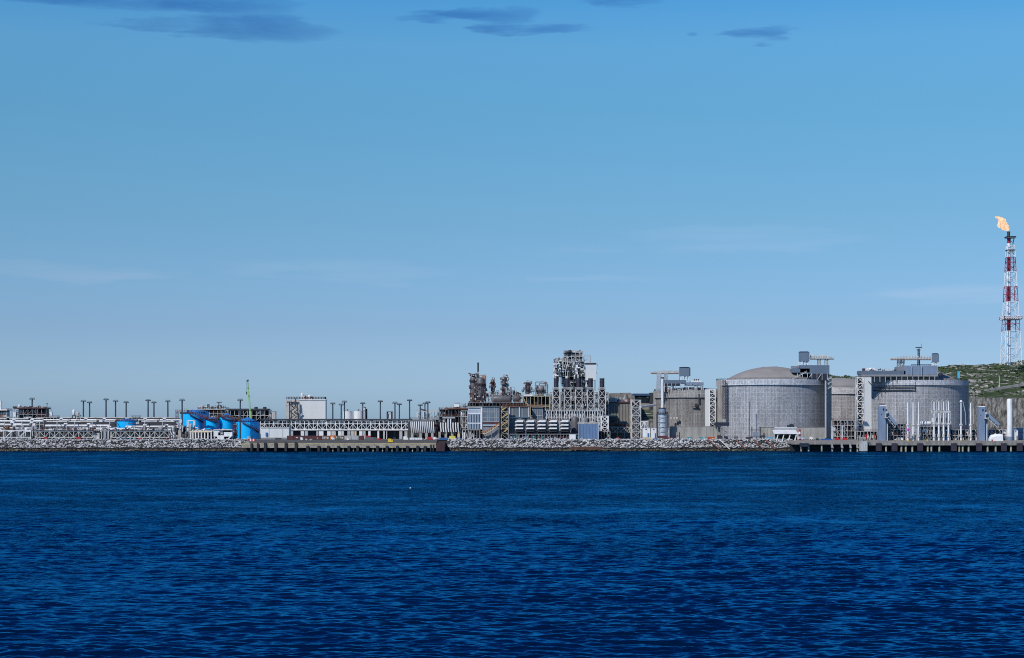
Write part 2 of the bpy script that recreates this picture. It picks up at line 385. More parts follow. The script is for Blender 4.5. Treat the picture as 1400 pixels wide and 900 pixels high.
# clouds at their own directions, wind-torn by noise
mp = N.new('ShaderNodeMapping'); cbn = N.new('ShaderNodeCombineXYZ'); L.new(az, cbn.inputs[0]); L.new(el, cbn.inputs[1]); L.new(cbn.outputs[0], mp.inputs[0])
mp.inputs['Scale'].default_value = (17, 95, 1)
cn = N.new('ShaderNodeTexNoise'); cn.inputs['Scale'].default_value = 1; cn.inputs['Detail'].default_value = 7; cn.inputs['Roughness'].default_value = 0.55; L.new(mp.outputs[0], cn.inputs['Vector'])
mp2 = N.new('ShaderNodeMapping'); mp2.inputs['Scale'].default_value = (8, 120, 1); L.new(cbn.outputs[0], mp2.inputs[0])
cn2 = N.new('ShaderNodeTexNoise'); cn2.inputs['Scale'].default_value = 1; cn2.inputs['Detail'].default_value = 5; L.new(mp2.outputs[0], cn2.inputs['Vector'])
wsp = N.new('ShaderNodeSeparateColor'); L.new(cn.outputs['Color'], wsp.inputs[0])
waz = M('ADD', az, M('MULTIPLY', M('SUBTRACT', wsp.outputs[0], 0.5), 0.075)); wel = M('ADD', el, M('MULTIPLY', M('SUBTRACT', wsp.outputs[1], 0.5), 0.018))
def cloud_field(ells, nz, amp):
    tot = None
    for px, py, rx, ry, s in ells:
        u0 = math.atan((px-700)/F); v0 = math.atan((HOR-py)/F*math.cos(u0))
        a = M('DIVIDE', M('SUBTRACT', waz, u0), rx/F); b = M('DIVIDE', M('SUBTRACT', wel, v0), ry/F)
        r = M('ADD', M('MULTIPLY', a, a), M('MULTIPLY', b, b))
        q = M('MULTIPLY', M('SUBTRACT', 1.0, r, True), s)
        tot = q if tot is None else M('MAXIMUM', tot, q)
    n = M('MULTIPLY', M('SUBTRACT', nz, 0.5), amp)
    has = M('MULTIPLY', tot, 3.0, True)
    n2_ = M('ADD', M('MULTIPLY', nz, amp), M('SUBTRACT', M('MULTIPLY', tot, 0.95), amp*0.5-0.03))
    return M('MULTIPLY', M('MULTIPLY', n2_, 0.95, True), has)
dark = cloud_field([(355,38,120,20,1.0),(215,30,80,10,0.6),(270,6,150,15,1.05),(110,0,180,14,0.95),(345,16,60,10,0.6),(650,20,110,13,0.95),(575,28,80,8,0.7),(735,37,80,9,0.95),(1050,47,58,10,0.85),(845,4,60,10,0.8),(950,48,16,4,0.5),(150,-40,260,22,0.8)], cn.outputs['Fac'], 2.1)
wisp = cloud_field([(60,370,200,17,0.55),(500,372,130,18,0.5),(1020,328,180,24,0.6),(800,345,90,12,0.35),(1300,405,140,18,0.5),(360,368,90,10,0.4),(800,380,120,7,0.35)], cn2.outputs['Fac'], 1.6)
m1 = N.new('ShaderNodeMix'); m1.data_type = 'RGBA'; m1.blend_type = 'MULTIPLY'; L.new(M('MULTIPLY', dark, 1.0, True), m1.inputs[0]); L.new(cur, m1.inputs[6]); m1.inputs[7].default_value = (0.55, 0.62, 0.79, 1)
m2 = N.new('ShaderNodeMix'); m2.data_type = 'RGBA'; m2.blend_type = 'MULTIPLY'; L.new(M('MULTIPLY', wisp, 0.8), m2.inputs[0]); L.new(m1.outputs[2], m2.inputs[6]); m2.inputs[7].default_value = (1.42, 1.12, 1.05, 1)
L.new(m2.outputs[2], bg.inputs['Color'])

vs = SC.view_settings; vs.view_transform = 'Standard'; vs.look = 'None'; vs.exposure = 0; vs.gamma = 1; vs.use_curve_mapping = False
cy = SC.cycles; cy.max_bounces = 5; cy.diffuse_bounces = 2; cy.glossy_bounces = 2; cy.transparent_max_bounces = 8; cy.use_denoising = False
cy.pixel_filter_type = 'BLACKMAN_HARRIS'; cy.filter_width = 1.0
cy.use_adaptive_sampling = False; cy.sample_clamp_direct = 3.0

# ------------------------------------------------------------------ water
def grid_object(name, xs, ys, zs, m, smooth=True):
    R, C = xs.shape
    me = bpy.data.meshes.new(name); me.vertices.add(R*C)
    me.vertices.foreach_set('co', np.stack([xs, ys, zs], -1).astype(np.float32).ravel())
    idx = np.arange(R*C).reshape(R, C)
    q = np.stack([idx[:-1,:-1], idx[:-1,1:], idx[1:,1:], idx[1:,:-1]], -1).reshape(-1, 4)
    me.loops.add(q.size); me.loops.foreach_set('vertex_index', q.ravel().astype(np.int32))
    me.polygons.add(len(q)); me.polygons.foreach_set('loop_start', np.arange(0, q.size, 4, dtype=np.int32))
    me.polygons.foreach_set('use_smooth', np.full(len(q), smooth)); me.update(calc_edges=True); me.validate()
    me.materials.append(m); o = bpy.data.objects.new(name, me); COL.objects.link(o); WL[o] = Vector((0,0,0)); return o

wm = bpy.data.materials.new('sea water'); wm.use_nodes = True
nt2 = wm.node_tree; WN = nt2.nodes; WLk = nt2.links; b = WN['Principled BSDF']
WN.remove(b); WO = WN['Material Output']
wd = WN.new('ShaderNodeBsdfDiffuse'); wd.inputs['Color'].default_value = (0.0, 0.007, 0.030, 1)
wg = WN.new('ShaderNodeBsdfGlossy'); wg.inputs['Color'].default_value = (0.052, 0.50, 0.90, 1); wg.inputs['Roughness'].default_value = 0.17
wf = WN.new('ShaderNodeFresnel'); wf.inputs["IOR"].default_value = 1.40
wx = WN.new('ShaderNodeMixShader'); WLk.new(wf.outputs[0], wx.inputs[0]); WLk.new(wd.outputs[0], wx.inputs[1]); WLk.new(wg.outputs[0], wx.inputs[2]); WLk.new(wx.outputs[0], WO.inputs[0])
ge = WN.new('ShaderNodeNewGeometry')
def wnoise(sc, rot, det, seedoff):
    p = WN.new('ShaderNodeMapping'); p.inputs['Scale'].default_value = sc; p.inputs['Rotation'].default_value = (0,0,rot); p.inputs['Location'].default_value = (seedoff,seedoff,0)
    WLk.new(ge.outputs['Position'], p.inputs[0]); n = WN.new('ShaderNodeTexNoise'); n.inputs['Scale'].default_value = 1; n.inputs['Detail'].default_value = det
    n.inputs['Roughness'].default_value = 0.6; WLk.new(p.outputs[0], n.inputs['Vector']); return n.outputs['Fac']
n1 = wnoise((0.8, 1.3, 1), 0.15, 2, 0); n2 = wnoise((0.16, 0.42, 1), -0.1, 2, 40); n3 = wnoise((0.030, 0.030, 1), 0.3, 7, 9)
ad = WN.new('ShaderNodeMath'); ad.operation = 'MULTIPLY_ADD'; WLk.new(n2, ad.inputs[0]); ad.inputs[1].default_value = 4.0; WLk.new(n1, ad.inputs[2])
gs = WN.new('ShaderNodeMapRange'); gs.inputs['From Min'].default_value = 0.35; gs.inputs['From Max'].default_value = 0.65; gs.inputs['To Min'].default_value = 0.25; gs.inputs['To Max'].default_value = 1.0; WLk.new(n3, gs.inputs['Value'])
bp = WN.new('ShaderNodeBump'); bp.inputs['Distance'].default_value = 0.34; WLk.new(gs.outputs[0], bp.inputs['Strength']); sy = WN.new('ShaderNodeSeparateXYZ'); WLk.new(ge.outputs['Position'], sy.inputs[0]); dm = WN.new('ShaderNodeMapRange'); dm.inputs['From Min'].default_value = 130; dm.inputs['From Max'].default_value = 420; dm.inputs['To Min'].default_value = 0.14; dm.inputs['To Max'].default_value = 0.85; WLk.new(sy.outputs[1], dm.inputs['Value']); WLk.new(dm.outputs[0], bp.inputs['Distance']); WLk.new(ad.outputs[0], bp.inputs['Height']); [WLk.new(bp.outputs[0], q_.inputs['Normal']) for q_ in (wd, wg, wf)]

rng = np.random.default_rng(7)
d = [95.0]
while d[-1] < 1230: d.append(d[-1] + max(0.15, 0.19*(d[-1]/135)**1.6))
d = np.array(d); th = np.concatenate([np.linspace(-0.42,-0.305,60)[:-1], np.linspace(-0.305,0.305,860), np.linspace(0.305,0.42,60)[1:]])
D, T = np.meshgrid(d, np.tan(th), indexing='ij'); WX = D*T; WY = D.copy(); WZ = np.zeros_like(WX)
dxs = np.gradient(d)[:,None]
for i in range(100):
    lam = 0.6*(3.6/0.6)**rng.random(); a_ = rng.normal(0.2, 0.42); k = 2*np.pi/lam
    sl_ = 0.036*min(1.0, (lam/1.5)**0.3)*(1.0 if lam < 3.5 else 0.75)
    wt = np.clip(lam/(2.2*dxs)-0.8, 0, 1)
    ph = k*(WX*math.sin(a_)+WY*math.cos(a_)) + rng.random()*6.283
    WZ += wt*sl_/k*(np.sin(ph) + 0.22*np.cos(2*ph))
for i in range(26):
    lam = 7*(34/7)**rng.random(); a_ = rng.normal(0.2, 0.5); k = 2*np.pi/lam
    WZ += np.clip(lam/(2.2*dxs)-0.8, 0, 1)*0.011/k*np.sin(k*(WX*math.sin(a_)+WY*math.cos(a_)) + rng.random()*6.283)
gust = 0.9+0.16*np.sin(WX*0.017+WY*0.009+1)*np.sin(WY*0.021-WX*0.006) + 0.10*np.sin(WX*0.05+0.7)*np.sin(WY*0.043)
WZ *= gust*np.clip((0.42-np.abs(th))/0.06,0,1)[None,:]*np.clip((D-95)/15,0,1)*np.clip((1230-D)/60,0.0,1)
struct(grid_object('water', WX, WY, WZ, wm))
o_ = MB(); c0, c1 = math.tan(-0.42), math.tan(0.42); R_ = 20000
xn0, xn1, xf0, xf1 = 95*c0, 95*c1, 1230*c0, 1230*c1
o_.v = [(xn0,95,0),(xn1,95,0),(xf1,1230,0),(xf0,1230,0),(-R_,-R_,0),(R_,-R_,0),(R_,1230,0),(-R_,1230,0),(R_,R_,0),(-R_,R_,0)]
o_.f = [(4,5,1,0),(5,6,2,1),(7,4,0,3),(7,3,2,6,8,9)]
struct(o_.build('sea', wm, smooth=False))

# ------------------------------------------------------------------ ground, embankment, riprap
gb = MB(); gx0, gx1 = -620, 900
gb.v = [(gx0,1181,G),(gx1,1181,G),(gx1,1300,G),(gx1,2600,G),(gx0,2600,G),(gx0,1300,G)]; gb.f = [(0,1,2,3,4,5)]
struct(gb.build('ground', mat('gravel yard', (0.17,0.165,0.155), 0.95, 0.3, 0.08, streak=0), smooth=False))
eb = MB()
eb.v = [(gx0,1160.5,-1.6),(gx1,1160.5,-1.6),(gx1,1174.5,6.6),(gx0,1174.5,6.6),(gx1,1181,6.9),(gx0,1181,6.9)]; eb.f = [(0,1,2,3),(3,2,4,5)]
struct(eb.build('embankment', mat('shadow dark core', (0.022,0.021,0.020), 0.95, 0.4, 0.5, streak=0), smooth=False))  # near-black colour paints the shadow gaps between the stones

rm = bpy.data.materials.new('riprap stone'); rm.use_nodes = True
nn = rm.node_tree.nodes; ll = rm.node_tree.links; pb = nn['Principled BSDF']; pb.inputs['Roughness'].default_value = 0.9
g2 = nn.new('ShaderNodeNewGeometry'); cr2 = nn.new('ShaderNodeValToRGB'); ll.new(g2.outputs['Random Per Island'], cr2.inputs[0])
for e, c in zip((cr2.color_ramp.elements[0], cr2.color_ramp.elements[1]), ((0.27,0.27,0.275),(0.60,0.595,0.59))): e.color = (*c,1)
sx = nn.new('ShaderNodeSeparateXYZ'); ll.new(g2.outputs['Position'], sx.inputs[0])
nz = nn.new('ShaderNodeTexNoise'); nz.inputs['Scale'].default_value = 0.25; nz.inputs['Detail'].default_value = 4; ll.new(g2.outputs['Position'], nz.inputs['Vector'])
mm = nn.new('ShaderNodeMath'); mm.operation = 'MULTIPLY_ADD'; mm.inputs[1].default_value = -2.2; ll.new(nz.outputs['Fac'], mm.inputs[0]); ll.new(sx.outputs[2], mm.inputs[2])
tr = nn.new('ShaderNodeValToRGB'); mr2 = nn.new('ShaderNodeMapRange'); mr2.inputs['From Min'].default_value = -1.6; mr2.inputs['From Max'].default_value = 2.4; ll.new(mm.outputs[0], mr2.inputs['Value']); ll.new(mr2.outputs[0], tr.inputs[0])
te = tr.color_ramp; te.elements[0].position = 0.0; te.elements[0].color = (0.012,0.012,0.012,1); te.elements[1].position = 0.78; te.elements[1].color = (1,1,1,1)
for p_, c_ in ((0.18,(0.02,0.02,0.018)),(0.27,(0.26,0.23,0.16)),(0.45,(0.24,0.21,0.15)),(0.53,(0.02,0.02,0.02)),(0.70,(0.025,0.025,0.025))):
    e = te.elements.new(p_); e.color = (*c_,1)
mxr = nn.new('ShaderNodeMix'); mxr.data_type = 'RGBA'; mxr.blend_type = 'MULTIPLY'; mxr.inputs[0].default_value = 1
ll.new(cr2.outputs[0], mxr.inputs[6]); ll.new(tr.outputs[0], mxr.inputs[7]); ll.new(mxr.outputs[2], pb.inputs['Base Color'])

phi_ = (1+5**0.5)/2
ICO = np.array([(-1,phi_,0),(1,phi_,0),(-1,-phi_,0),(1,-phi_,0),(0,-1,phi_),(0,1,phi_),(0,-1,-phi_),(0,1,-phi_),(phi_,0,-1),(phi_,0,1),(-phi_,0,-1),(-phi_,0,1)])/1.9
ICF = np.array([(0,11,5),(0,5,1),(0,1,7),(0,7,10),(0,10,11),(1,5,9),(5,11,4),(11,10,2),(10,7,6),(7,1,8),(3,9,4),(3,4,2),(3,2,6),(3,6,8),(3,8,9),(4,9,5),(2,4,11),(6,2,10),(8,6,7),(9,8,1)])
def boulders(name, x, y, z, size, m, flat=0.75):
    n = len(x); v = np.repeat(ICO[None], n, 0)*(1+rng.normal(0,0.16,(n,12,3)))
    v *= (size[:,None]*np.stack([rng.uniform(0.8,1.5,n), rng.uniform(0.8,1.3,n), rng.uniform(0.6,1.0,n)*flat/0.75],1))[:,None,:]
    a = rng.random(n)*6.283; c, s_ = np.cos(a)[:,None], np.sin(a)[:,None]
    vx = v[:,:,0]*c-v[:,:,1]*s_; vy = v[:,:,0]*s_+v[:,:,1]*c
    P = np.stack([vx+x[:,None], vy+y[:,None], v[:,:,2]+z[:,None]],-1).reshape(-1,3)
    fc = (ICF[None]+(np.arange(n)*12)[:,None,None]).reshape(-1)
    me = bpy.data.meshes.new(name); me.vertices.add(len(P)); me.vertices.foreach_set('co', P.astype(np.float32).ravel())
    me.loops.add(len(fc)); me.loops.foreach_set('vertex_index', fc.astype(np.int32)); me.polygons.add(len(fc)//3)
    me.polygons.foreach_set('loop_start', np.arange(0,len(fc),3,dtype=np.int32)); me.polygons.foreach_set('use_smooth', np.zeros(len(fc)//3, bool)); me.update(calc_edges=True)
    me.materials.append(m); o = bpy.data.objects.new(name, me); COL.objects.link(o); WL[o] = Vector((0,0,0)); return o
def bank(px0, px1, n, zc=8.2):
    x = rng.uniform(X(px0,1170), X(px1,1170), n); t = rng.random(n)**0.9
    prof_y = 1161+t*17; prof_z = np.where(t<0.8, -1.2+t/0.8*(zc-1.0), zc-1.0-0.2*(t-0.8)) 
    return x, prof_y, prof_z+rng.normal(0.1,0.42,n), rng.lognormal(math.log(0.42),0.40,n).clip(0.2,1.4)
bs = [bank(-120,338,8200), bank(612,1085,8400), bank(560,612,600,8.4), bank(1475,1760,2200)]
bs[2][1][:] += 12
struct(boulders('riprap', *[np.concatenate(c) for c in zip(*bs)], rm), 'stuff')

# ------------------------------------------------------------------ quays
JETC = mat('jetty concrete', (0.25,0.235,0.21), 0.9, 0.3, 0.5, dirt=0.5, dirt_col=(0.10,0.09,0.08))
def quay(name, label, px0, px1, Yf, zt, zlow, ramp, piles, pile_w, fend, fend_m, kerb):
    t = at(name, label, 'quay', (px0+px1)/2, Yf, zt)
    x0, x1 = X(px0,Yf), X(px1,Yf)
    MB().hexa([(x0,Yf+0.05,zt-0.9),(x1,Yf+0.05,zt-0.9),(x1,Yf+27,zt-0.9),(x0,Yf+27,zt-0.9),(x0,Yf+0.05,zt),(x1,Yf+0.05,zt),(x1,Yf+27,ramp),(x0,Yf+27,ramp)]).build('deck', ASPH if kerb else JETC, t)
    MB().box(x0, x1, Yf-0.35, Yf+0.045, zlow, zt+0.02).build('fascia', QUAYC if kerb else JETC, t)
    MB().box(x0, x1, Yf+5.5, Yf+6.2, -1.5, zt-0.91).build('dark_backing', BLACK, t)  # black sheet puts the shade below the deck into colour
    if kerb: MB().box(x0+0.1, x1-0.1, Yf-0.36, Yf+0.15, zt+0.024, zt+0.30).build('kerb', mat('worn yellow kerb', (0.55,0.42,0.16), 0.8, 0.35, 0.5, dirt=0.7, dirt_col=(0.33,0.29,0.22)), t)
    for p in piles:
        x = X(p, Yf); MB().cyl(x, Yf+1.2, -1.5, zlow-0.003, pile_w, n=10).build('pile', mat('barnacled pile', (0.36,0.33,0.24), 0.9, 0.4, 0.8), t)
    for p, a, bb, wd in fend:
        x = X(p, Yf); m_ = MB(); m_.box(x-S(wd,Yf)/2, x+S(wd,Yf)/2, Yf-1.3, Yf-0.36, Z(bb,Yf), Z(a,Yf)); 
        for zz in (0.25, 0.75): m_.box(x-S(wd,Yf)/2-0.1, x+S(wd,Yf)/2+0.1, Yf-1.36, Yf-0.358, Z(bb,Yf)+(Z(a,Yf)-Z(bb,Yf))*zz-0.12, Z(bb,Yf)+(Z(a,Yf)-Z(bb,Yf))*zz+0.12)
        m_.build('fender', fend_m, t)
    return t
f1 = [(344,606,617,2.6),(352.7,606,617,2.6),(362.7,605,617,3.4),(377,605,617,3.4),(391,605,617,3.4),(404.7,604.5,617,3.4)] + [(p,609.5,617.4,3.4) for p in (420.7,436,448.7,462.7,477,489,502.7,516,529,543,557,571,581)]
q1 = quay('service_quay', 'long concrete quay with yellow kerb line and black fenders in front of the maroon containers', 331, 596, 1155, Z(606.6,1155), Z(612.5,1155), 7.45,
          [424,440,455,469,483,496,510,523,536,550,564,577], 0.45, f1, RUBBER, True)
yq = 1155
MB().px(596.1, 608, 605.5, 618.2, yq-0.4, 26).build('end_block', mat('dark red end block', (0.05,0.022,0.028), 0.8, 0.3, 0.5), q1)
for p in (588, 591.5): MB().px(p, p+1.6, 608, 617.5, yq-0.9, 0.5).build('fender', RUBBER, q1)
f2 = [(p,606,616.6,7.6) for p in (1201,1222.5,1257.5,1303.5,1338,1372,1393.5,1425)]
q2 = quay('tanker_jetty', 'tall concrete jetty with large square fenders below the loading arms', 1186, 1470, 1152, Z(603.6,1152), Z(609,1152), 7.45,
          [1212,1233,1239,1248,1269,1274,1285,1312,1317,1325,1351,1362,1383,1404,1416], 0.65, f2, mat('violet black fender', (0.035,0.03,0.045), 0.7, 0.2, 0.5), False)
q3 = quay('mooring_jetty', 'lower open jetty on pale piles in front of the blue shaded tank buttress', 1082, 1185.5, 1154, Z(605,1154), Z(607.8,1154), 7.45,
          [1096,1106,1124,1138.5,1152,1163.5,1173], 0.6, [(1099,606,611,12)], NAVY, False)
for p in (1138.5,1152,1163.5,1173): MB().hexa([(X(p-1.5,1153),1153,2.2),(X(p+1.2,1153),1153,2.2),(X(p+1.2,1153),1155,2.2),(X(p-1.5,1153),1155,2.2),(X(p-2.4,1153),1153,5.0),(X(p-0.2,1153),1153,5.0),(X(p-0.2,1153),1155,5.0),(X(p-2.4,1153),1155,5.0)]).build('pile_cap', CONC, q3)

# ------------------------------------------------------------------ cliff and hill
def lerp_tab(tab, u):
    return np.interp(u, [t[0] for t in tab], [t[1] for t in tab])
YC = 1535
TOP = [(780,7.5),(818,9),(826,45),(862,45.5),(868,42),(873,21),(898,21),(915,36),(1100,50),(1250,50),(1300,46),(1335,41.5),(1420,41),(1800,42)]
CRE = [(780,8),(818,9),(826,47),(868,49),(873,47),(898,47),(915,50),(1100,68),(1135,71),(1150,69),(1172,68),(1250,72),(1285,78),(1310,81),(1340,82.5),(1365,84),(1400,86),(1800,95)]
def U(x, y): return 700 + x*F/y
us = np.linspace(818, 1760, 700); ys_ = np.concatenate([np.linspace(YC,1700,90), np.linspace(1700,1960,60)[1:], np.linspace(1960,2700,14)[1:]])
HX = np.empty((len(ys_), len(us))); HY = HX.copy(); HZ = HX.copy()
for i, y in enumerate(ys_):
    t = min(1, (y-YC)/(1900-YC)); t = t*t*(3-2*t)*0.35 + t*0.65
    x = (us-700)*y/F
    hz = lerp_tab(TOP, us)*(1-t) + lerp_tab(CRE, us)*t
    if y > 1900: hz = hz - (y-1900)*0.035
    nzv = np.array([mnoise.fractal(Vector((xx*0.02, y*0.02, 3.1)), 0.9, 2.1, 5)*3.2 + mnoise.noise(Vector((xx*0.12,y*0.12,0)))*0.9 for xx in x])
    fade = np.clip((us-905)/30,0.25,1)*min(1,(y-YC+4)/25+0.15)
    HX[i], HY[i], HZ[i] = x, y, hz+nzv*fade
hm = bpy.data.materials.new('heath and rock'); hm.use_nodes = True
nn = hm.node_tree.nodes; ll = hm.node_tree.links; pb = nn['Principled BSDF']; pb.inputs['Roughness'].default_value = 0.95
g2 = nn.new('ShaderNodeNewGeometry')
def hn(sc, det): 
    n = nn.new('ShaderNodeTexNoise'); n.inputs['Scale'].default_value = sc; n.inputs['Detail'].default_value = det; n.inputs['Roughness'].default_value = 0.65
    mpn = nn.new('ShaderNodeMapping'); mpn.inputs['Scale'].default_value = (0.55,1,1.7); ll.new(g2.outputs['Position'], mpn.inputs[0]); ll.new(mpn.outputs[0], n.inputs['Vector']); return n.outputs['Fac']
r1 = nn.new('ShaderNodeValToRGB'); ll.new(hn(0.16,6), r1.inputs[0]); e = r1.color_ramp.elements
e[0].position, e[0].color = 0.30, (0.012,0.021,0.009,1); e[1].position, e[1].color = 0.62, (0.060,0.090,0.028,1)
x_ = e.new(0.46); x_.color = (0.030,0.052,0.016,1)
r2 = nn.new('ShaderNodeValToRGB'); ll.new(hn(0.10,8), r2.inputs[0]); e = r2.color_ramp.elements; e[0].position, e[0].color = 0.535, (0,0,0,1); e[1].position, e[1].color = 0.60, (1,1,1,1)
r3 = nn.new('ShaderNodeValToRGB'); ll.new(hn(0.7,4), r3.inputs[0]); e = r3.color_ramp.elements; e[0].position, e[0].color = 0.35, (0.16,0.145,0.13,1); e[1].position, e[1].color = 0.65, (0.50,0.48,0.45,1)
mx = nn.new('ShaderNodeMix'); mx.data_type = 'RGBA'; ll.new(r2.outputs[0], mx.inputs[0]); ll.new(r1.outputs[0], mx.inputs[6]); ll.new(r3.outputs[0], mx.inputs[7]); ll.new(mx.outputs[2], pb.inputs['Base Color'])
bmp = nn.new('ShaderNodeBump'); bmp.inputs['Distance'].default_value = 1.2; bmp.inputs['Strength'].default_value = 0.8; ll.new(hn(0.45,6), bmp.inputs['Height']); ll.new(bmp.outputs[0], pb.inputs['Normal'])
struct(grid_object('hill', HX, HY, HZ, hm))

cm = bpy.data.materials.new('blasted rock'); cm.use_nodes = True
nn = cm.node_tree.nodes; ll = cm.node_tree.links; pb = nn['Principled BSDF']; pb.inputs['Roughness'].default_value = 0.95
g2 = nn.new('ShaderNodeNewGeometry'); mpn = nn.new('ShaderNodeMapping'); mpn.inputs['Scale'].default_value = (1,1,0.3); ll.new(g2.outputs['Position'], mpn.inputs[0])
n = nn.new('ShaderNodeTexNoise'); n.inputs['Scale'].default_value = 0.42; n.inputs['Detail'].default_value = 9; n.inputs['Roughness'].default_value = 0.68; ll.new(mpn.outputs[0], n.inputs['Vector'])
r1 = nn.new('ShaderNodeValToRGB'); ll.new(n.outputs['Fac'], r1.inputs[0]); e = r1.color_ramp.elements
e[0].position, e[0].color = 0.34, (0.045,0.043,0.04,1); e[1].position, e[1].color = 0.66, (0.34,0.33,0.31,1); x_ = e.new(0.5); x_.color = (0.16,0.155,0.14,1)
ll.new(r1.outputs[0], pb.inputs['Base Color'])
bmp = nn.new('ShaderNodeBump'); bmp.inputs['Distance'].default_value = 1.0; ll.new(n.outputs['Fac'], bmp.inputs['Height']); ll.new(bmp.outputs[0], pb.inputs['Normal'])
uc = np.linspace(818, 1760, 760); vc = np.linspace(0, 1, 26)
CX, CY, CZ = (np.empty((26, 760)) for _ in range(3))
for j, u in enumerate(uc):
    top = HZ[0, np.abs(us-u).argmin()]
    for i, v in enumerate(vc):
        x = (u-700)*YC/F; z = G-0.5+(top-G+0.5)*v
        dy = (mnoise.fractal(Vector((x*0.07, z*0.03, 0)), 0.8, 2.2, 6)*3.2 + mnoise.noise(Vector((x*0.5,z*0.2,5)))*0.5)*math.sin(PI*min(1,v*0.96+0.02))**0.4
        CX[i,j], CY[i,j], CZ[i,j] = x, YC-(1-v)*5+dy*(1 if v < 1 else 0), z
struct(grid_object('cliff', CX, CY, CZ, cm, smooth=False))
# scattered outcrops and shrubs of the heath
def hill_z(u, y):
    i = np.clip(np.searchsorted(ys_, y), 0, len(ys_)-1); j = np.clip(np.searchsorted(us, u), 0, len(us)-1); return HZ[i, j]
n = 2600; yy = rng.uniform(1540, 1900, n); uu = rng.uniform(1120, 1500, n)
sc_ = boulders('scrub', (uu-700)*yy/F, yy, hill_z(uu,yy)+0.1, rng.lognormal(math.log(0.8),0.45,n), mat('scrub leaves', (0.042,0.068,0.022), 0.95, 0.5, 0.2, streak=0), 0.7); struct(sc_, 'stuff')
n = 1500; yy = rng.uniform(1540, 1905, n); uu = rng.uniform(1120, 1500, n); keep = np.array([mnoise.noise(Vector(((a-700)*b/F*0.045, b*0.03, 7.0))) > 0.22 for a, b in zip(uu, yy)]); yy, uu = yy[keep], uu[keep]; n = len(yy)
struct(boulders('rock_outcrop', (uu-700)*yy/F, yy, hill_z(uu,yy)+0.1, rng.lognormal(math.log(1.1),0.5,n), mat('outcrop rock', (0.30,0.285,0.265), 0.95, 0.35, 0.2, streak=0), 0.6), 'stuff')

# ------------------------------------------------------------------ storage tanks of concrete
def lng_tank(name, label, pxc, Yc, R, zr0, zr1, dome_r, apex, base, btr, n=128):
    t = at(name, label, 'storage tank', pxc, Yc); cx, cyy = X(pxc,Yc), Yc
    MB().cyl(cx, cyy, G, zr0-0.003, R, n=n).build('wall', tank_concrete(name+' wall', base, R, 0.36 if R < 30 else 0.24), t)
    MB().lathe(cx, cyy, [(R-0.5,zr0),(R+1.15,zr0),(R+1.15,zr1),(R-0.8,zr1)], n).build('ring_beam', tank_concrete(name+' rim', tuple(c*1.5 for c in base), R), t)
    k = apex-zr1; Rs = (dome_r**2+k*k)/(2*k); prof = []
    for i in range(15):
        r = dome_r*(1-i/14); prof.append((max(r,0.05), apex-Rs+math.sqrt(Rs*Rs-r*r)))
    MB().lathe(cx, cyy, prof, 96).build('dome_roof', DOME, t)
    rl = MB(); rl.rail([(cx+(R+0.9)*math.cos(2*PI*i/60), cyy+(R+0.9)*math.sin(2*PI*i/60), zr1) for i in range(60)], 1.2, 0.14, 2.5, closed=True); rl.build('roof_railing', DARK, t)
    for a, wd in btr:
        c, s_ = math.cos(a), math.sin(a); b = MB(); h = wd/2
        def q(r, tt): return (cx+c*r-s_*tt, cyy+s_*r+c*tt)
        pts = [q(R-0.6,-h),q(R+1.6,-h),q(R+1.6,h),q(R-0.6,h)]
        b.hexa([(*p,G) for p in pts]+[(*p,zr1+0.12) for p in pts]); b.build('buttress', CONC, t)
    return t
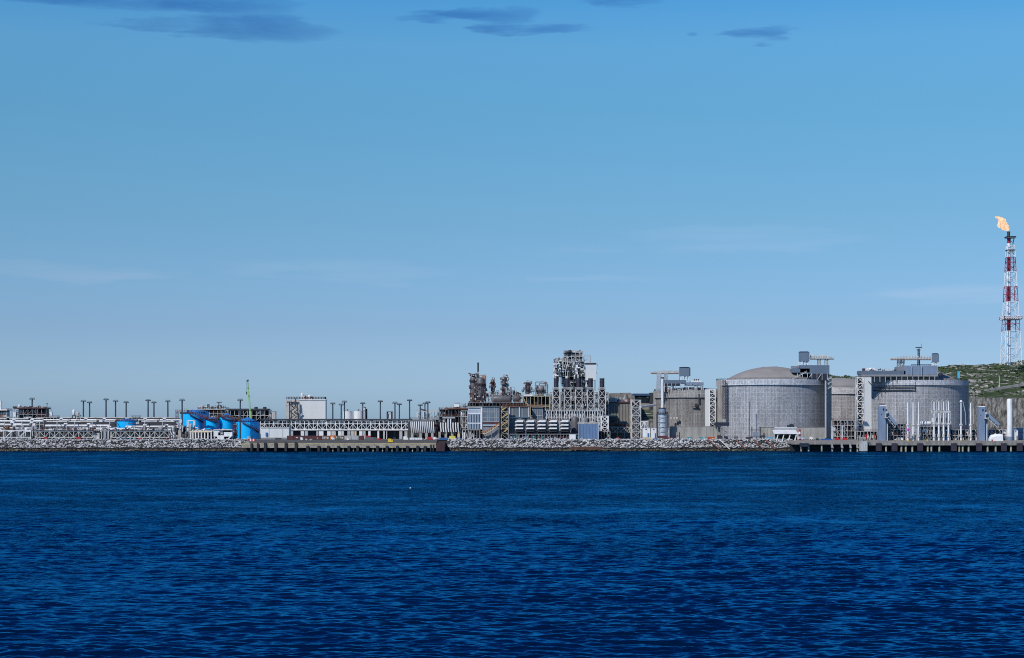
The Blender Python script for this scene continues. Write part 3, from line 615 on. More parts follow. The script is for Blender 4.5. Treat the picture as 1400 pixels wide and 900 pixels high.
def shelter_crane(t, Y, cpx, cw, cy0, cy1, jx0, jx1, jy, plat, legs_to, side):
    # platform blocks
    for (a,b,c,d,dep,m) in plat: MB().px(a,b,c,d,Y,dep).build('platform', m, t)
    z0 = Z(cy1,Y); z1 = Z(cy0,Y); xa, xb = X(cpx-cw/2,Y), X(cpx+cw/2,Y); dp = (xb-xa)*0.8
    csh = MB().hexa([(xa,Y+1,z0),(xb-1.5,Y+0.2,z0),(xb,Y+dp,z0),(xa+1.5,Y+dp+1,z0),(xa,Y+1,z1-0.5),(xb-1.5,Y+0.2,z1-0.5),(xb,Y+dp,z1-0.5),(xa+1.5,Y+dp+1,z1-0.5)]).build('crane_shelter', SLATE, t, smooth=False)
    rf = MB(); rf.hexa([(xa-0.3,Y+0.7,z1-0.495),(xb-1.4,Y-0.1,z1-0.495),(xb+0.3,Y+dp,z1-0.495),(xa+1.4,Y+dp+1.3,z1-0.495),(xa+1.2,Y+2,z1),(xb-2,Y+1.4,z1),(xb-1.4,Y+dp-1.2,z1),(xa+2,Y+dp,z1)]); rf.build('shelter_roof', NAVY, csh, smooth=False)
    zl = Z(legs_to,Y)
    for x in (xa+0.9, (xa+xb)/2, xb-2.2):
        for y in (Y+1.6, Y+dp-0.6): MB().bar((x,y,zl),(x,y,z0),0.4).build('shelter_leg', WHITE, csh)
    for x, x2 in ((xa+0.9,(xa+xb)/2),((xa+xb)/2,xb-2.2)): MB().bar((x,Y+1.6,zl),(x2,Y+1.6,z0),0.3).bar((x2,Y+1.6,zl),(x,Y+1.6,z0),0.3).build('cross_brace', WHITE, csh)
    zj = Z(jy,Y); b = MB(); xj0, xj1 = X(jx0,Y), X(jx1,Y); n = 14
    for y in (Y+2, Y+4.4):
        b.bar((xj0,y,zj-1.0),(xj1,y,zj-1.0),0.42)
        for i in range(n):
            x, x2 = xj0+(xj1-xj0)*i/n, xj0+(xj1-xj0)*(i+1)/n; xm = (x+x2)/2
            f = min(1, 0.25+0.75*((i+0.5)/n if side < 0 else 1-(i+0.5)/n)*3)
            b.bar((x,y,zj-1.0),(xm,Y+3.2,zj-1.0+2.6*f),0.28); b.bar((xm,Y+3.2,zj-1.0+2.6*f),(x2,y,zj-1.0),0.28)
    for i in range(n): 
        x = xj0+(xj1-xj0)*(i+0.5)/n; b.box(x-0.8, x+0.5, Y+2.1, Y+4.3, zj-0.6, zj-0.45)
    b.build('crane_jib', OFFW, t)
    MB().box(xj0, xj1, Y+3.0, Y+3.4, zj-1.9, zj-1.35).build('monorail_beam', ORANGE, t)

A = math.pi
tank2 = lng_tank('concrete_gas_tank', 'biggest grey domed concrete tank with its warm grey dome in full view', 1055, 1290, 39.6, 46.0, 50.0, 34.5, 60.2, (0.27,0.28,0.30), [(-A/2-1.32,6.0),(A/2-1,6),(A/2+1,6)])
shelter_crane(tank2, 1262, 1100.5, 16.5, 480.5, 494, 1108.5, 1141, 488, [(1083,1107,504,509.5,9,SLATE),(1094,1134,499.4,511,12,SLATE),(1108,1134,511.1,520.5,11,NAVY),(1083,1093,500.5,503.5,6,STEEL)], 499, 1)
fm_ = MB()
for p in (1090,1097,1104,1110,1117,1124,1131): fm_.bar((X(p,1261.5),1261.5,Z(520,1261.5)),(X(p,1261.5),1261.5,Z(510.5,1261.5)),0.35)
for p in (1104,1117): fm_.bar((X(p,1261.5),1261.5,Z(520,1261.5)),(X(p+6,1261.5),1261.5,Z(511,1261.5)),0.4)
for p in (1112,1122): 
    fm_.lattice(X(p+8,1266), 1266, Z(499,1266), Z(491.5,1266), 2.2, 2.0, 2, 0.3)
fm_.build('platform_frame', OFFW, tank2)
st_ = MB(); st_.zigzag(X(1082,1258), X(1103,1258), 1257, 1259, Z(519.5,1258), Z(509,1258), 1, 0.5); st_.rail([(X(1078,1259),1259,50.1),(X(1103,1259),1259,50.1)],1.3,0.2,2); st_.build('roof_stair', OFFW, tank2)
dv = MB(); dv.zigzag(X(1131.5,1249), X(1137.5,1249), 1248, 1250, Z(532,1249), Z(516,1249), 5, 0.5); dv.build('side_stair', OFFW, tank2)
# broad shaded concrete tower against the right flank
a_, b2 = X(1130,1250), X(1137,1257); MB().hexa([(a_,1250,G),(b2,1257,G),(b2-0.3,1270,G),(X(1131,1270),1270,G)]+[(p_[0],p_[1],50.3) for p_ in ((a_,1250),(b2,1257),(b2-0.3,1270),(X(1131,1270),1270))]).build('pilaster_tower', CONC, tank2, smooth=False)
MB().px(1128, 1129.6, 520.5, 599, 1247, 1.2).build('pale_strip', PALEB, tank2)  # pale strip painted in for the lit edge of the pilaster
for y_ in (531,):
    ld = MB(); xl, yl = X(990,1268), 1267.6
    ld.lattice(xl, yl, G+14, Z(520,1265), 1.9, 1.9, 14, 0.22); ld.build('caged_ladder', MAROON, tank2)
for p_, a_, b_ in ((1025,549,598),):
    MB().bar((X(p_,1246),1246,Z(b_,1246)),(X(p_,1246),1246,Z(a_,1246)),0.4).build('lightning_rod', DARK, tank2)
for q_ in ((1043,1049,501.7,503.5,1290,2),(1056,1063,501.2,503,1292,2)): MB().px(*q_).build('roof_vent', STEEL, tank2)
tank1 = lng_tank('concrete_gas_tank', 'smaller dark streaked concrete tank behind the slender white chimney', 946, 1335, 27.8, 37.8, 43.2, 22, 46.0, (0.185,0.180,0.175), [(-A/2-1.5,3.5)])
shelter_crane(tank1, 1312, 937, 16.5, 501.8, 514, 890, 928.5, 508, [(907.5,938,519.7,524.5,14,SLATE),(908,930,524.6,527.5,10,NAVY),(938,962,522.8,527,12,BCLAD),(944.5,959.5,520.5,522.7,8,WHITE)], 520, -1)
fm_ = MB()
for p in (908.5,913,918.5,924,930,938,946,953,960): fm_.bar((X(p,1311.5),1311.5,Z(536,1311.5)),(X(p,1311.5),1311.5,Z(524,1311.5)),0.42)
fm_.lattice(X(901,1312), 1312, Z(536,1312), Z(511,1312), 3.4, 2.8, 7, 0.34); fm_.lattice(X(910.5,1314), 1314, Z(520,1314), Z(511,1314), 2.2, 2.2, 3, 0.3)
fm_.build('platform_frame', GALV, tank1)
rr_ = random.Random(31)
for i in range(13):
    p = 909+i*4.1; equip(tank1, rr_.choice(['vessel','pipe','cabinet','manifold','drum']), X(p+2,1312), 1313.5, Z(535.8,1312), 2.4, 4, S(rr_.uniform(6.5,10),1312), rr_.choice([OFFW,WHITE,GALV,MAROON,DARK]), rr_)
for p in (949.5,952,955): MB().cyl(X(p,1314), 1314, Z(520.4,1314), Z(518.5,1314), 0.5, n=8).build('vent', DARK, tank1)
sg = MB(); sg.px(950,954.5,552,555.5,1306,1); sg.px(946,955.5,556,556.6,1305,1.4); sg.px(955,956.5,539,552,1306,0.8); sg.build('wall_fitting', DARK, tank1)
sg = MB()
for p in (918,922.5,926): sg.lathe(X(p,1307), 1307, [(0.75,Z(573.5,1307)),(0.95,Z(572,1307)),(0.75,Z(570.5,1307))], 10)
sg.build('wall_marker', OFFW, tank1)
tank2b = lng_tank('concrete_gas_tank', 'partly hidden concrete tank glimpsed in the gap between the two biggest tanks', 1146, 1480, 36.0, 42.8, 48.3, 33, 57.0, (0.285,0.275,0.268), [(A/2,5)])
tank3 = lng_tank('concrete_gas_tank', 'wide grey concrete tank directly behind the white loading arms', 1247, 1370, 41.3, 47.5, 51.4, 36, 61.5, (0.27,0.28,0.30), [(-A/2+1.22,2.6),(-A/2-1.4,5),(A/2,6)])
shelter_crane(tank3, 1332, 1280, 11.5, 483, 495, 1218.5, 1274.5, 489, [(1176.5,1238,507,512,14,SLATE),(1177,1282.5,512.05,514.6,12,STEEL),(1236,1282,500,512,13,BCLAD),(1226,1236,501.5,506.9,8,STEEL)], 500, -1)
fm_ = MB()
for p in np.arange(1188, 1284, 7.5): fm_.bar((X(p,1331.5),1331.5,Z(522.5,1331.5)),(X(p,1331.5),1331.5,Z(514,1331.5)),0.45)
for p in (1246,1260,1281.5): fm_.bar((X(p,1331),1331,Z(514,1331)),(X(p,1331),1331,Z(500.5,1331)),0.35)
fm_.px(1178,1283,513.9,514.7,1331.1,0.35)
fm_.lattice(X(1229,1338), 1338, Z(501.5,1338), Z(490.5,1338), 2.4, 2.2, 3, 0.3); fm_.lattice(X(1234,1338), 1338, Z(501.5,1338), Z(490.5,1338), 2.2, 2.2, 3, 0.3)
fm_.rail([(X(1246,1340),1340,Z(500,1340)),(X(1275,1340),1340,Z(500,1340))],0.8,0.3,1.6)
fm_.build('platform_frame', GALV, tank3)
MB().px(1190,1284,514.7,522.6,1338,6).build('platform_base', STEEL, tank3)
rr_ = random.Random(5)
for i in range(9):
    equip(tank3, rr_.choice(['pipe','manifold','cabinet','drum']), X(1181+i*5.4,1334), 1334.5, Z(507,1334), 2.2, 3, rr_.uniform(1.0,2.4), rr_.choice([MAROON,WHITE,WHITE,DARK]), rr_)
MB().drum((X(1188,1335),1335,Z(505,1335)),(X(1197,1335),1335,Z(505,1335)),1.2).build('drum', WHITE, tank3)
ms = MB(); ms.lattice(X(1256,1338), 1338, Z(500,1338), Z(477,1338), 1.5, 1.1, 9, 0.22); ms.px(1252,1260.5,474.5,476,1338,1); ms.px(1253.5,1258.5,478,479.2,1338,1); ms.bar((X(1259.5,1338),1338,Z(475,1338)),(X(1259.5,1338),1338,Z(470,1338)),0.25); ms.build('antenna_mast', MASTM, tank3)
MB().drum((X(1283,1334),1334,Z(513,1334)),(X(1289,1334),1334,Z(513,1334)),1.6).build('drum', NAVY, tank3)
ps = MB()
def on3(a, z): return (X(1247,1370)+42.3*math.sin(a), 1370-42.3*math.cos(a), z)
ps.tube([on3(-0.98+0.09*k, Z(533.8,1335)) for k in range(10)]+[on3(-0.17, Z(522.5,1328))], 0.45, 6); ps.tube([on3(-0.98+0.09*k, Z(530,1335)) for k in range(10)], 0.3, 6); ps.build('wall_pipe', DARK, tank3)

# lift shafts with lattice stair towers
def lift_tower(label, sx0, sx1, lx0, lx1, ptop, pbot, Y):
    t = at('lift_tower', label, 'lift tower', (sx0+sx1)/2, Y, Z(pbot,Y))
    MB().px(sx0, sx1, ptop, pbot, Y, S(sx1-sx0,Y)).build('shaft', CLAD, t)
    ww = S(lx1-lx0, Y); l_ = MB().lattice(X((lx0+lx1)/2,Y), Y+ww/2, Z(pbot,Y), Z(ptop,Y), ww, ww, 9, 0.42, cross=False); l_.build('stair_frame', WHITE, t)
    MB().zigzag(X(lx0,Y)+0.5, X(lx1,Y)-0.5, Y+1.2, Y+ww-2.0, Z(pbot,Y), Z(ptop,Y), 12, 0.45).build('stair', OFFW, t)
    MB().box(X(lx0,Y)+0.7, X(lx1,Y)-0.7, Y+ww+0.3, Y+ww+0.5, Z(pbot,Y), Z(ptop,Y)-0.5).build('backing_sheet', BLACK, t)  # sheet added to paint the shade behind the stair lattice
    return t
lt = lift_tower('tall white windowless lift shaft with zigzag stair on its left side', 1181.6, 1191.3, 1172, 1181.3, 516, 590.5, 1308)
ar = MB(); ar.bar((X(1191,1308),1307.5,Z(522,1308)),(X(1198,1308),1307.5,Z(527,1308)),0.4); ar.bar((X(1187,1308),1307.5,Z(521.5,1308)),(X(1194,1308),1307.5,Z(529,1308)),0.4); ar.build('davit', DARK, lt)
lift_tower('slim white lift shaft with lattice stair on its right, beside the dark streaked tank', 964.2, 969.8, 970.3, 978, 532.5, 583, 1290)

# bund walls
def bund(label, a, b, c, d, Y, dep):
    o = MB(); o.px(a,b,c,d,Y,dep); n = int((b-a)/9)
    for i in range(n+1): o.px(a+(b-a-0.7)*i/n, a+(b-a-0.7)*i/n+0.7, c+0.3, d-0.1, Y-0.25, 0.247)
    o.px(a-0.3,b+0.3,c-0.5,c-0.02,Y-0.3,dep+0.6)
    return tag(o.build('retaining_wall', CONC), label, 'wall')
bund('pale concrete bund wall below the dark streaked tank and slim lift shaft', 916, 985, 583.5, 600.8, 1216, 3)
bund('pale concrete bund wall at the foot of the biggest domed tank', 1039, 1128, 584.5, 601, 1213, 4)
MB().px(978,996.5,577.5,582,1214,4)
t = at('service_platform', 'dark steel service platform with stairs at the left foot of the biggest tank', 'platform', 987, 1212)
MB().px(977.5,997,577.5,582.5,1212,4).build('deck', NAVY, t); l_ = MB()
for p in (981,985,990,995): l_.bar((X(p,1213),1213,G),(X(p,1213),1213,Z(582.5,1213)),0.4)
l_.zigzag(X(982,1212),X(994,1212),1212.5,1214,G,Z(583,1212),2,0.4); l_.build('support_frame', STEEL, t)
t = at('steel_portal', 'dark steel portal with crossbars standing before the biggest tank wall', 'frame', 1034, 1209)
l_ = MB(); 
for p in (1028,1039.5): l_.bar((X(p,1209),1209,G),(X(p,1209),1209,Z(584,1209)),0.5)
l_.px(1026,1041,587.5,588.6,1208.6,0.8); l_.px(1026,1041,597,598,1208.6,0.8); l_.build('frame', DARK, t); MB().px(1030.5,1037,591,596.8,1209.5,1.2).build('panel', BCLAD, t)

# chimney and vessel
t = at('scrubber_column', 'slender white chimney rising from a fat silver insulated column', 'chimney', 906, 1205)
cx = X(906.2,1205); MB().cyl(cx,1208,Z(597,1205),Z(566,1205),S(6.0,1205),n=28).build('column', mat('silver jacket', (0.58,0.61,0.66), 0.35, 0.12, 0.5, metal=0.3, streak=0), t)
r_ = MB()
for i in range(9): r_.cyl(cx,1208,Z(595-i*3.4,1205),Z(595-i*3.4,1205)+0.28,S(6.1,1205)+0.06,n=28)
r_.build('band', GALV, t); MB().cyl(cx,1208,Z(566,1205)+0.004,Z(558.5,1205),S(5.4,1205),S(4.6,1205),n=24).build('reducer', BCLAD, t)
MB().cyl(cx,1208,Z(558.5,1205)+0.004,Z(557.5,1205),S(5.4,1205),n=24).build('collar', DARK, t)
MB().cyl(cx,1208,Z(557.5,1205)+0.004,Z(516.5,1205),S(1.75,1205),n=20).build('chimney_pipe', WHITE, t); MB().cyl(cx,1208,Z(517.4,1205),Z(515.8,1205),S(2.3,1205),n=20).build('chimney_cap', DARK, t)
r_ = MB().rail([(cx+S(7.2,1205)*math.cos(k*PI/6),1208+S(7.2,1205)*math.sin(k*PI/6),Z(566,1205)) for k in range(12)],1.3,0.22,1.5,True); r_.cyl(cx,1208,Z(566.4,1205),Z(565.8,1205),S(7.4,1205),n=24); r_.build('gallery', MAROON, t)
l_ = MB()
for sx_ in (-7.3,7.3):
    for sy in (-3.4,3.4): l_.bar((cx+S(sx_,1205),1208+sy,G),(cx+S(sx_,1205),1208+sy,Z(566,1205)),0.38)
for k in range(5): l_.bar((cx-S(7.3,1205),1204.6,G+2+k*3.2),(cx+S(7.3,1205),1204.6,G+2+k*3.2),0.2)
l_.build('support_frame', NAVY, t); MB().px(901,912,596,601,1203,8).build('plinth', MAROON, t)
def cabin(label, a, b, c, d, Y, m, door=None, dep=4, name='cabin', win=True):
    t = at(name, label, 'cabin', (a+b)/2, Y, Z(d,Y)); MB().px(a,b,c+0.35,d,Y,dep).build('wall', m, t)
    MB().px(a-0.3,b+0.3,c,c+0.345,Y-0.2,dep+0.4).build('roof', GALV, t)
    if win: MB().px(a+(b-a)*0.35,a+(b-a)*0.6,c+1.6,c+3.0,Y-0.06,0.055).build('window', GLASSY, t)
    if door: MB().px(a+(b-a)*0.66,a+(b-a)*0.92,(c+d)/2,d-0.2,Y-0.09,0.085).build('door', door, t)
    return t
cabin('white cabin with blue door right of the lattice pipe tower', 879, 888.5, 585, 600, 1208, WHITE, CBLUE)
cabin('smaller two storey white cabin with blue door beside the silver column', 890.5, 897.5, 585, 600, 1206, WHITE, CBLUE)
cabin('narrow white cabinet just right of the silver column', 913, 915.3, 585, 598, 1206, WHITE, None, 2, 'cabinet', False)

# left-hand low buildings in front of cliff
t = at('process_shed', 'drab grey process shed beneath the cliff, behind an orange railing', 'shed', 850, 1290)
MB().px(831,866,551,601.5,1290,25).build('wall', mat('drab sheet wall', (0.21,0.20,0.18), 0.8, 0.25, 0.4, dirt=0.4), t)
g_ = MB()
for i in range(17): g_.px(831.5+i*2.05,832.2+i*2.05,552.5,590,1289.6,0.39)
g_.build('wall_rib', mat('pale drab rib', (0.30,0.285,0.26), 0.8, 0.2, 0.5), t); MB().px(830.5,866.5,549.5,550.97,1289,27).build('roof', MAROON, t)
MB().px(833,843,567,575,1286.5,3).build('annexe', mat('dark teal sheet', (0.03,0.075,0.09), 0.6), t)
rr_ = random.Random(77)
for i in range(11): equip(t, rr_.choice(['pipe','cabinet','vessel','manifold']), X(833+i*3,1290), 1294, Z(549.4,1290), 2.3, 4, S(rr_.uniform(3,8),1290), rr_.choice([OFFW,GALV,INSUL,RUST]), rr_)
for i in range(8): equip(t, rr_.choice(['pipe','cabinet','manifold']), X(836+i*3.6,1284), 1285, Z(583,1284), 2.0, 2.5, S(rr_.uniform(2,5),1284), rr_.choice([OFFW,RUST,ORANGE,INSUL]), rr_)
MB().px(833,865,583,583.8,1282,6).build('walkway', STEEL, t); MB().rail([(X(833,1282),1282,Z(583,1282)),(X(865,1282),1282,Z(583,1282))],1.4,0.26,2.5).build('railing', RUST, t)
b_ = MB(); b_.truss(X(833,1280),X(865,1280),1280,1282,Z(591,1280),Z(584.5,1280),8,0.4); 
for p in (834,844,854,864): b_.bar((X(p,1280),1280,G),(X(p,1280),1280,Z(590,1280)),0.5)
b_.build('support_frame', OFFW, t)
t = at('lattice_pipe_tower', 'white cross braced lattice tower carrying a pipe bridge to the dark streaked tank', 'pipe tower', 871, 1230)
MB().lattice(X(870,1230),1236,G,Z(547,1230),S(12.5,1230),S(12.5,1230),5,0.34,9,9).build('frame', CREAMW, t)
p_ = MB()
for i in range(4): p_.tube([(X(866+i*2.3,1234),1234,G),(X(866+i*2.3,1234),1234,Z(556,1234))],0.5,8)
p_.build('riser_pipe', STEEL, t)
MB().box(X(864.5,1241),X(876,1241),1241.2,1241.5,G,Z(552,1241)).build('backing_sheet', BLACK, t)  # black sheet stands in for the shaded inside of the tower
b_ = MB(); b_.tube([(X(876,1232),1232,Z(556.5,1232)),(X(896,1290),1290,Z(553.5,1290))],0.9,8); b_.build('bridge_pipe', WHITE, t)
b_ = MB(); b_.truss(X(876,1226),X(886,1226),1226,1229,Z(586,1226),Z(576.5,1226),2,0.4); b_.build('side_frame', WHITE, t)
t = at('hilltop_building', 'long low building with dark blue canopy on the cliff left of the tanks', 'building', 880, 1562, 44)
MB().px(866,889,538.2,541.2,1560,18).build('roof', mat('dark blue roof', (0.03,0.07,0.14), 0.6), t); MB().px(867,889,543.6,560,1566,12).build('wall', mat('tan render', (0.27,0.235,0.19), 0.9, 0.2), t)
MB().px(868,884,541.25,543.5,1570,2).build('window_band', mat('sky blue panel', (0.08,0.2,0.36), 0.5), t); MB().px(888.7,896,537,560,1558,14).build('end_block', mat('dark slate block', (0.035,0.04,0.055), 0.8), t)
MB().px(884,888.5,541.3,543,1569,2).build('white_panel', WHITE, t)

# ------------------------------------------------------------------ jetty equipment
def gangway_tower(label, px, pt, Y, boom):
    t = at('gangway_tower', label, 'gangway tower', px, Y, Z(604,Y)); w2 = S(6.2,Y)
    x = X(px,Y); MB().box(x-w2,x+w2*0.42,Y+0.5,Y+0.5+w2*1.5,Z(604,Y),Z(pt,Y)).build('tower', BCLAD, t, smooth=False)
    s_ = MB(); s_.box(x+w2*0.422,x+w2*0.9,Y+1.6,Y+w2*1.3,Z(604,Y),Z(pt+4,Y)); s_.build('rear_column', SLATE, t); MB().px(px+4.0,px+5.5,580,604,Y,0.45).build('pale_strip', PALEB, t)
    MB().hexa([(x-w2*0.9,Y+0.55,Z(pt,Y)+0.004),(x+w2*0.5,Y+0.55,Z(pt,Y)+0.004),(x+w2*0.4,Y+4,Z(pt,Y)+0.004),(x-w2*0.8,Y+4,Z(pt,Y)+0.004),(x-w2*0.8,Y+0.7,Z(pt-1.2,Y)),(x+w2*0.45,Y+0.7,Z(pt-1.2,Y)),(x+w2*0.35,Y+3.8,Z(pt-1.2,Y)),(x-w2*0.7,Y+3.8,Z(pt-1.2,Y))]).build('cap', WHITE, t)
    a = Vector((x+w2*0.7,Y+0.2,Z(pt+9,Y))); b_ = Vector((X(px+boom,Y),Y+0.2,Z(581,Y)))
    n = (b_-a).normalized(); u = Vector((-n.z,0,n.x)); hh = S(2.1,Y)
    q = [a-u*hh, b_-u*hh, b_+u*hh*0.8, a+u*hh]
    m = MB(); m.hexa([q[0],q[1],q[1]+Vector((0,2.2,0)),q[0]+Vector((0,2.2,0)),q[3],q[2],q[2]+Vector((0,2.2,0)),q[3]+Vector((0,2.2,0))]); m.build('gangway_boom', BCLAD, t, smooth=False)
    m = MB(); m.bar(a-u*hh*1.6+Vector((0,-.3,-1)), b_-u*hh*1.3+Vector((0,-.3,-1)), 0.35); 
    for k in range(5): m.bar(a+(b_-a)*k/4-u*hh+Vector((0,-.3,0)), a+(b_-a)*k/4-u*hh*1.9+Vector((0,-.3,-.6)), 0.3)
    m.build('boom_rail', OFFW, t)
    m = MB(); m.drum((a.x-1.2,Y-0.6,a.z),(a.x+0.6,Y-0.6,a.z),0.9,10); m.box(a.x-1.8,a.x+0.4,Y-0.9,Y+0.3,a.z-3.6,a.z-3.0); m.box(a.x-1.2,a.x-0.7,Y-0.7,Y+0.2,a.z-3,a.z); m.build('winch', OFFW, t)
    m = MB(); m.box(x-w2*0.2,x+w2*0.1,Y+0.42,Y+0.498,Z(pt+6,Y),Z(pt+3,Y)); m.box(x-w2*0.6,x-w2*0.45,Y+0.42,Y+0.498,Z(pt+12,Y),Z(pt+10.5,Y)); m.build('opening', BLACK, t)
    m = MB().rail([(x-w2*0.9,Y+0.7,Z(pt-1.2,Y)),(x+w2*0.3,Y+0.7,Z(pt-1.2,Y))],1.1,0.22,1.2); m.build('railing', MAROON, t)
gangway_tower('blue grey gangway tower with folded boom left of the loading arms', 1208.5, 555.5, 1164, 17.5)
gangway_tower('blue grey gangway tower with folded boom nearest the tall white column', 1344.5, 556.5, 1164, 22)
def loading_arm(label, px, ptop, style, Y=1166, group='loading arms on the jetty'):
    t = at('loading_arm', label, 'loading arm', px, Y, Z(604,Y), group); x = X(px,Y); z0 = Z(604,Y); zt = Z(ptop,Y); zm = z0+(zt-z0)*0.42
    MB().box(x-1.2,x+1.2,Y-0.3,Y+2.1,z0,z0+0.6).build('base', STEEL, t)
    MB().cyl(x,Y+0.9,z0+0.6,zm,0.62,n=12).build('riser', WHITE, t)
    m = MB(); m.drum((x-1.1,Y+0.9,zm),(x+1.1,Y+0.9,zm),0.85,12); m.cyl(x,Y+0.9,z0+3.0,z0+5.0,1.0,n=12); m.build('swivel_joint', OFFW, t)
    if style == 0:
        MB().tube([(x,Y+0.6,zm),(x,Y+0.6,zt)],0.50,10).build('inboard_arm', WHITE, t)
        MB().tube([(x,Y+0.6,zt),(x+0.7,Y+0.6,zt+0.5),(x+1.5,Y+0.6,zt-0.2),(x+2.0,Y+0.6,z0+(zt-z0)*0.45)],0.22,8).build('outboard_arm', GALV, t)
    elif style == 1:
        MB().tube([(x,Y+0.6,zm),(x,Y+0.6,zt-1)],0.50,10).build('inboard_arm', WHITE, t)
        m = MB(); m.tube([(x-0.2,Y+0.6,zt-1.2),(x-1.4,Y+0.5,zt-0.6),(x-1.4,Y+0.4,zt-0.6)],0.3,8); m.tube([(x,Y+0.6,zt-1),(x+0.1,Y+0.4,zt),(x-1.0,Y+0.3,zt+0.3),(x-1.7,Y+0.2,zt-0.8),(x-1.5,Y+0.2,zt-6),(x-2.0,Y+0.2,zt-9)],0.34,8); m.build('outboard_arm', OFFW, t)
        m = MB(); m.tube([(x+0.9,Y+0.5,zt-7),(x+1.3,Y+0.5,zt-9),(x+0.9,Y+0.4,zt-13),(x+1.6,Y+0.4,zm)],0.3,8); m.bar((x-1.6,Y+0.2,zt-6),(x+1.2,Y+0.2,zt-7.5),0.35); m.box(x-1.9,x+1.0,Y,Y+0.8,zt-8.2,zt-7.2); m.build('linkage', OFFW, t)
        m = MB(); m.box(x-1.3,x+1.3,Y+1.6,Y+2.8,zm+1.5,zm+4.2); m.build('counterweight', WHITE if px < 1280 else STEEL, t)
    else:
        MB().tube([(x,Y+0.6,zm),(x,Y+0.6,zt)],0.42,10).build('inboard_arm', WHITE, t)
        MB().tube([(x,Y+0.5,zt),(x+1.2,Y+0.4,zt+0.2),(x+2.9,Y+0.4,zt-8),(x+3.2,Y+0.4,zm)],0.24,8).build('outboard_arm', GALV, t)
        MB().lathe(x,Y+0.6,[(0.3,zt-0.9),(0.95,zt-0.3),(0.95,zt+0.6),(0.3,zt+1.1)],12).build('head_joint', WHITE, t)
for p, l_, s_ in ((1241.5,'straight white loading arm with a magenta ball below it',0),(1248.8,'straight white loading arm in the middle of its group of three',0),(1256.2,'straight white loading arm nearest the white horizontal tank',0)): loading_arm(l_, p, 550.5, s_)
for p, l_ in ((1277.5,'bulky folded loading arm, first of four, next to the white tank'),(1284.0,'bulky folded loading arm, second from left in the row of four'),(1290.5,'bulky folded loading arm, third from left in the row of four'),(1297.2,'bulky folded loading arm, rightmost in the row of four')): loading_arm(l_, p, 547.5, 1)
loading_arm('lone white loading arm with ring head and slanting stay', 1314.3, 549.5, 2)
loading_arm('short white arm beside the tank edge, left of the gangway tower with rock behind', 1327.5, 551, 0)
o = MB(); o.lathe(X(1241.6,1161),1161.5,[(0.15,Z(589.3,1161)),(0.75,Z(588.8,1161)),(1.0,Z(587.6,1161)),(0.75,Z(586.3,1161)),(0.15,Z(585.7,1161))],14); o.bar((X(1241.6,1161),1161.5,6.4),(X(1241.6,1161),1161.5,Z(589,1161)),0.2)
tag(o.build('marker_ball', MAGENTA), 'bright magenta ball on a thin post below the first straight loading arm', 'marker')
t = at('horizontal_tank', 'white horizontal tank lying between the two loading arm groups', 'tank', 1265, 1174, Z(604,1174))
MB().drum((X(1257.5,1174),1174,Z(579,1174)),(X(1273,1174),1174,Z(579,1174)),S(2.9,1174)).build('shell', WHITE, t); l_ = MB()
for p in (1260,1265,1270): l_.bar((X(p,1174),1174,Z(604,1174)),(X(p,1174),1174,Z(581,1174)),0.45)
l_.build('support_frame', STEEL, t)
def jmod(name, label, a, b, c, Y, d, nx, nl, seed, pal, dens=0.9, rail=MAROON, **k):
    t = at(name, label, 'pipe module', (a+b)/2, Y, 6.4); module(t, a, b, c, 604, Y, d, nx, nl, seed, rail=rail, pal=pal, dens=dens, r=0.26, **k)
PJ = (OFFW, WHITE, BCLAD, INSUL, MAROON, OFFW)
jmod('jetty_manifold', 'dark steel pipe manifold under the folded boom of the left gangway tower', 1213, 1240, 580, 1170, 5, 6, 3, 41, PJ, back=DARK, fm=STEEL)
jmod('jetty_manifold', 'pipe manifold at the feet of the four bulky loading arms', 1258, 1301, 584, 1171, 6, 9, 2, 42, (BCLAD,PALEB,INSUL,CBLUE,OFFW), back=NAVY, fm=STEEL)
jmod('jetty_manifold', 'white edged pipe manifold between the lone arm and the right gangway tower', 1301, 1338, 588, 1171, 6, 8, 2, 43, PJ, back=DARK)
jmod('jetty_manifold', 'pipe manifold feeding the three straight loading arms', 1238, 1259, 592, 1168, 3, 4, 1, 44, (BCLAD,PALEB,OFFW), rail=None)
jmod('jetty_gantry', 'white framed pipe gantry under the boom of the right gangway tower', 1351, 1376, 588, 1174, 6, 5, 2, 45, PJ, back=DARK, fm=WHITE)
jmod('pipe_module', 'tangled red and white pipework below the partly hidden concrete tank', 1140, 1173, 575, 1216, 10, 7, 4, 46, (OFFW,MAROON,WHITE,OFFW,INSUL,RUST), back=DARK, fm=OFFW, dens=1.0)
jmod('pipe_module', 'low white pipework with red fittings at the foot of the tall lift shaft', 1172, 1204, 590, 1190, 8, 7, 1, 47, (OFFW,WHITE,RED,MAROON,OFFW), back=DARK, dens=1.0)
for p, a_, b_, lb in ((1151.5,583,602,'tall white post in front of the red and white pipework'),(1137.8,584,602,'white lamp post at the corner of the shaded concrete tower'),(1170.3,560,602,'thin pale post between red pipework and lift shaft')):
    o = MB(); o.cyl(X(p,1200),1200,G,Z(a_,1200),0.5,0.35,10); o.box(X(p,1200)-0.9,X(p,1200)+0.3,1199.6,1200.4,Z(a_,1200)+0.003,Z(a_,1200)+0.35); tag(o.build('lamp_post', WHITE if p < 1160 else PALEB), lb, 'lamp post')
t = at('vent_column', 'tall thick plain white column at the right end of the jetty', 'column', 1380.4, 1168, Z(604,1168))
MB().lathe(X(1380.4,1168),1168,[(1.75,Z(597,1168)),(1.75,Z(546.5,1168)),(1.45,Z(545.6,1168)),(0.3,Z(545.2,1168))],24).build('column', WHITE, t); MB().cyl(X(1380.4,1168),1168,Z(604,1168),Z(597,1168)-0.004,2.1,n=20).build('base', BCLAD, t)
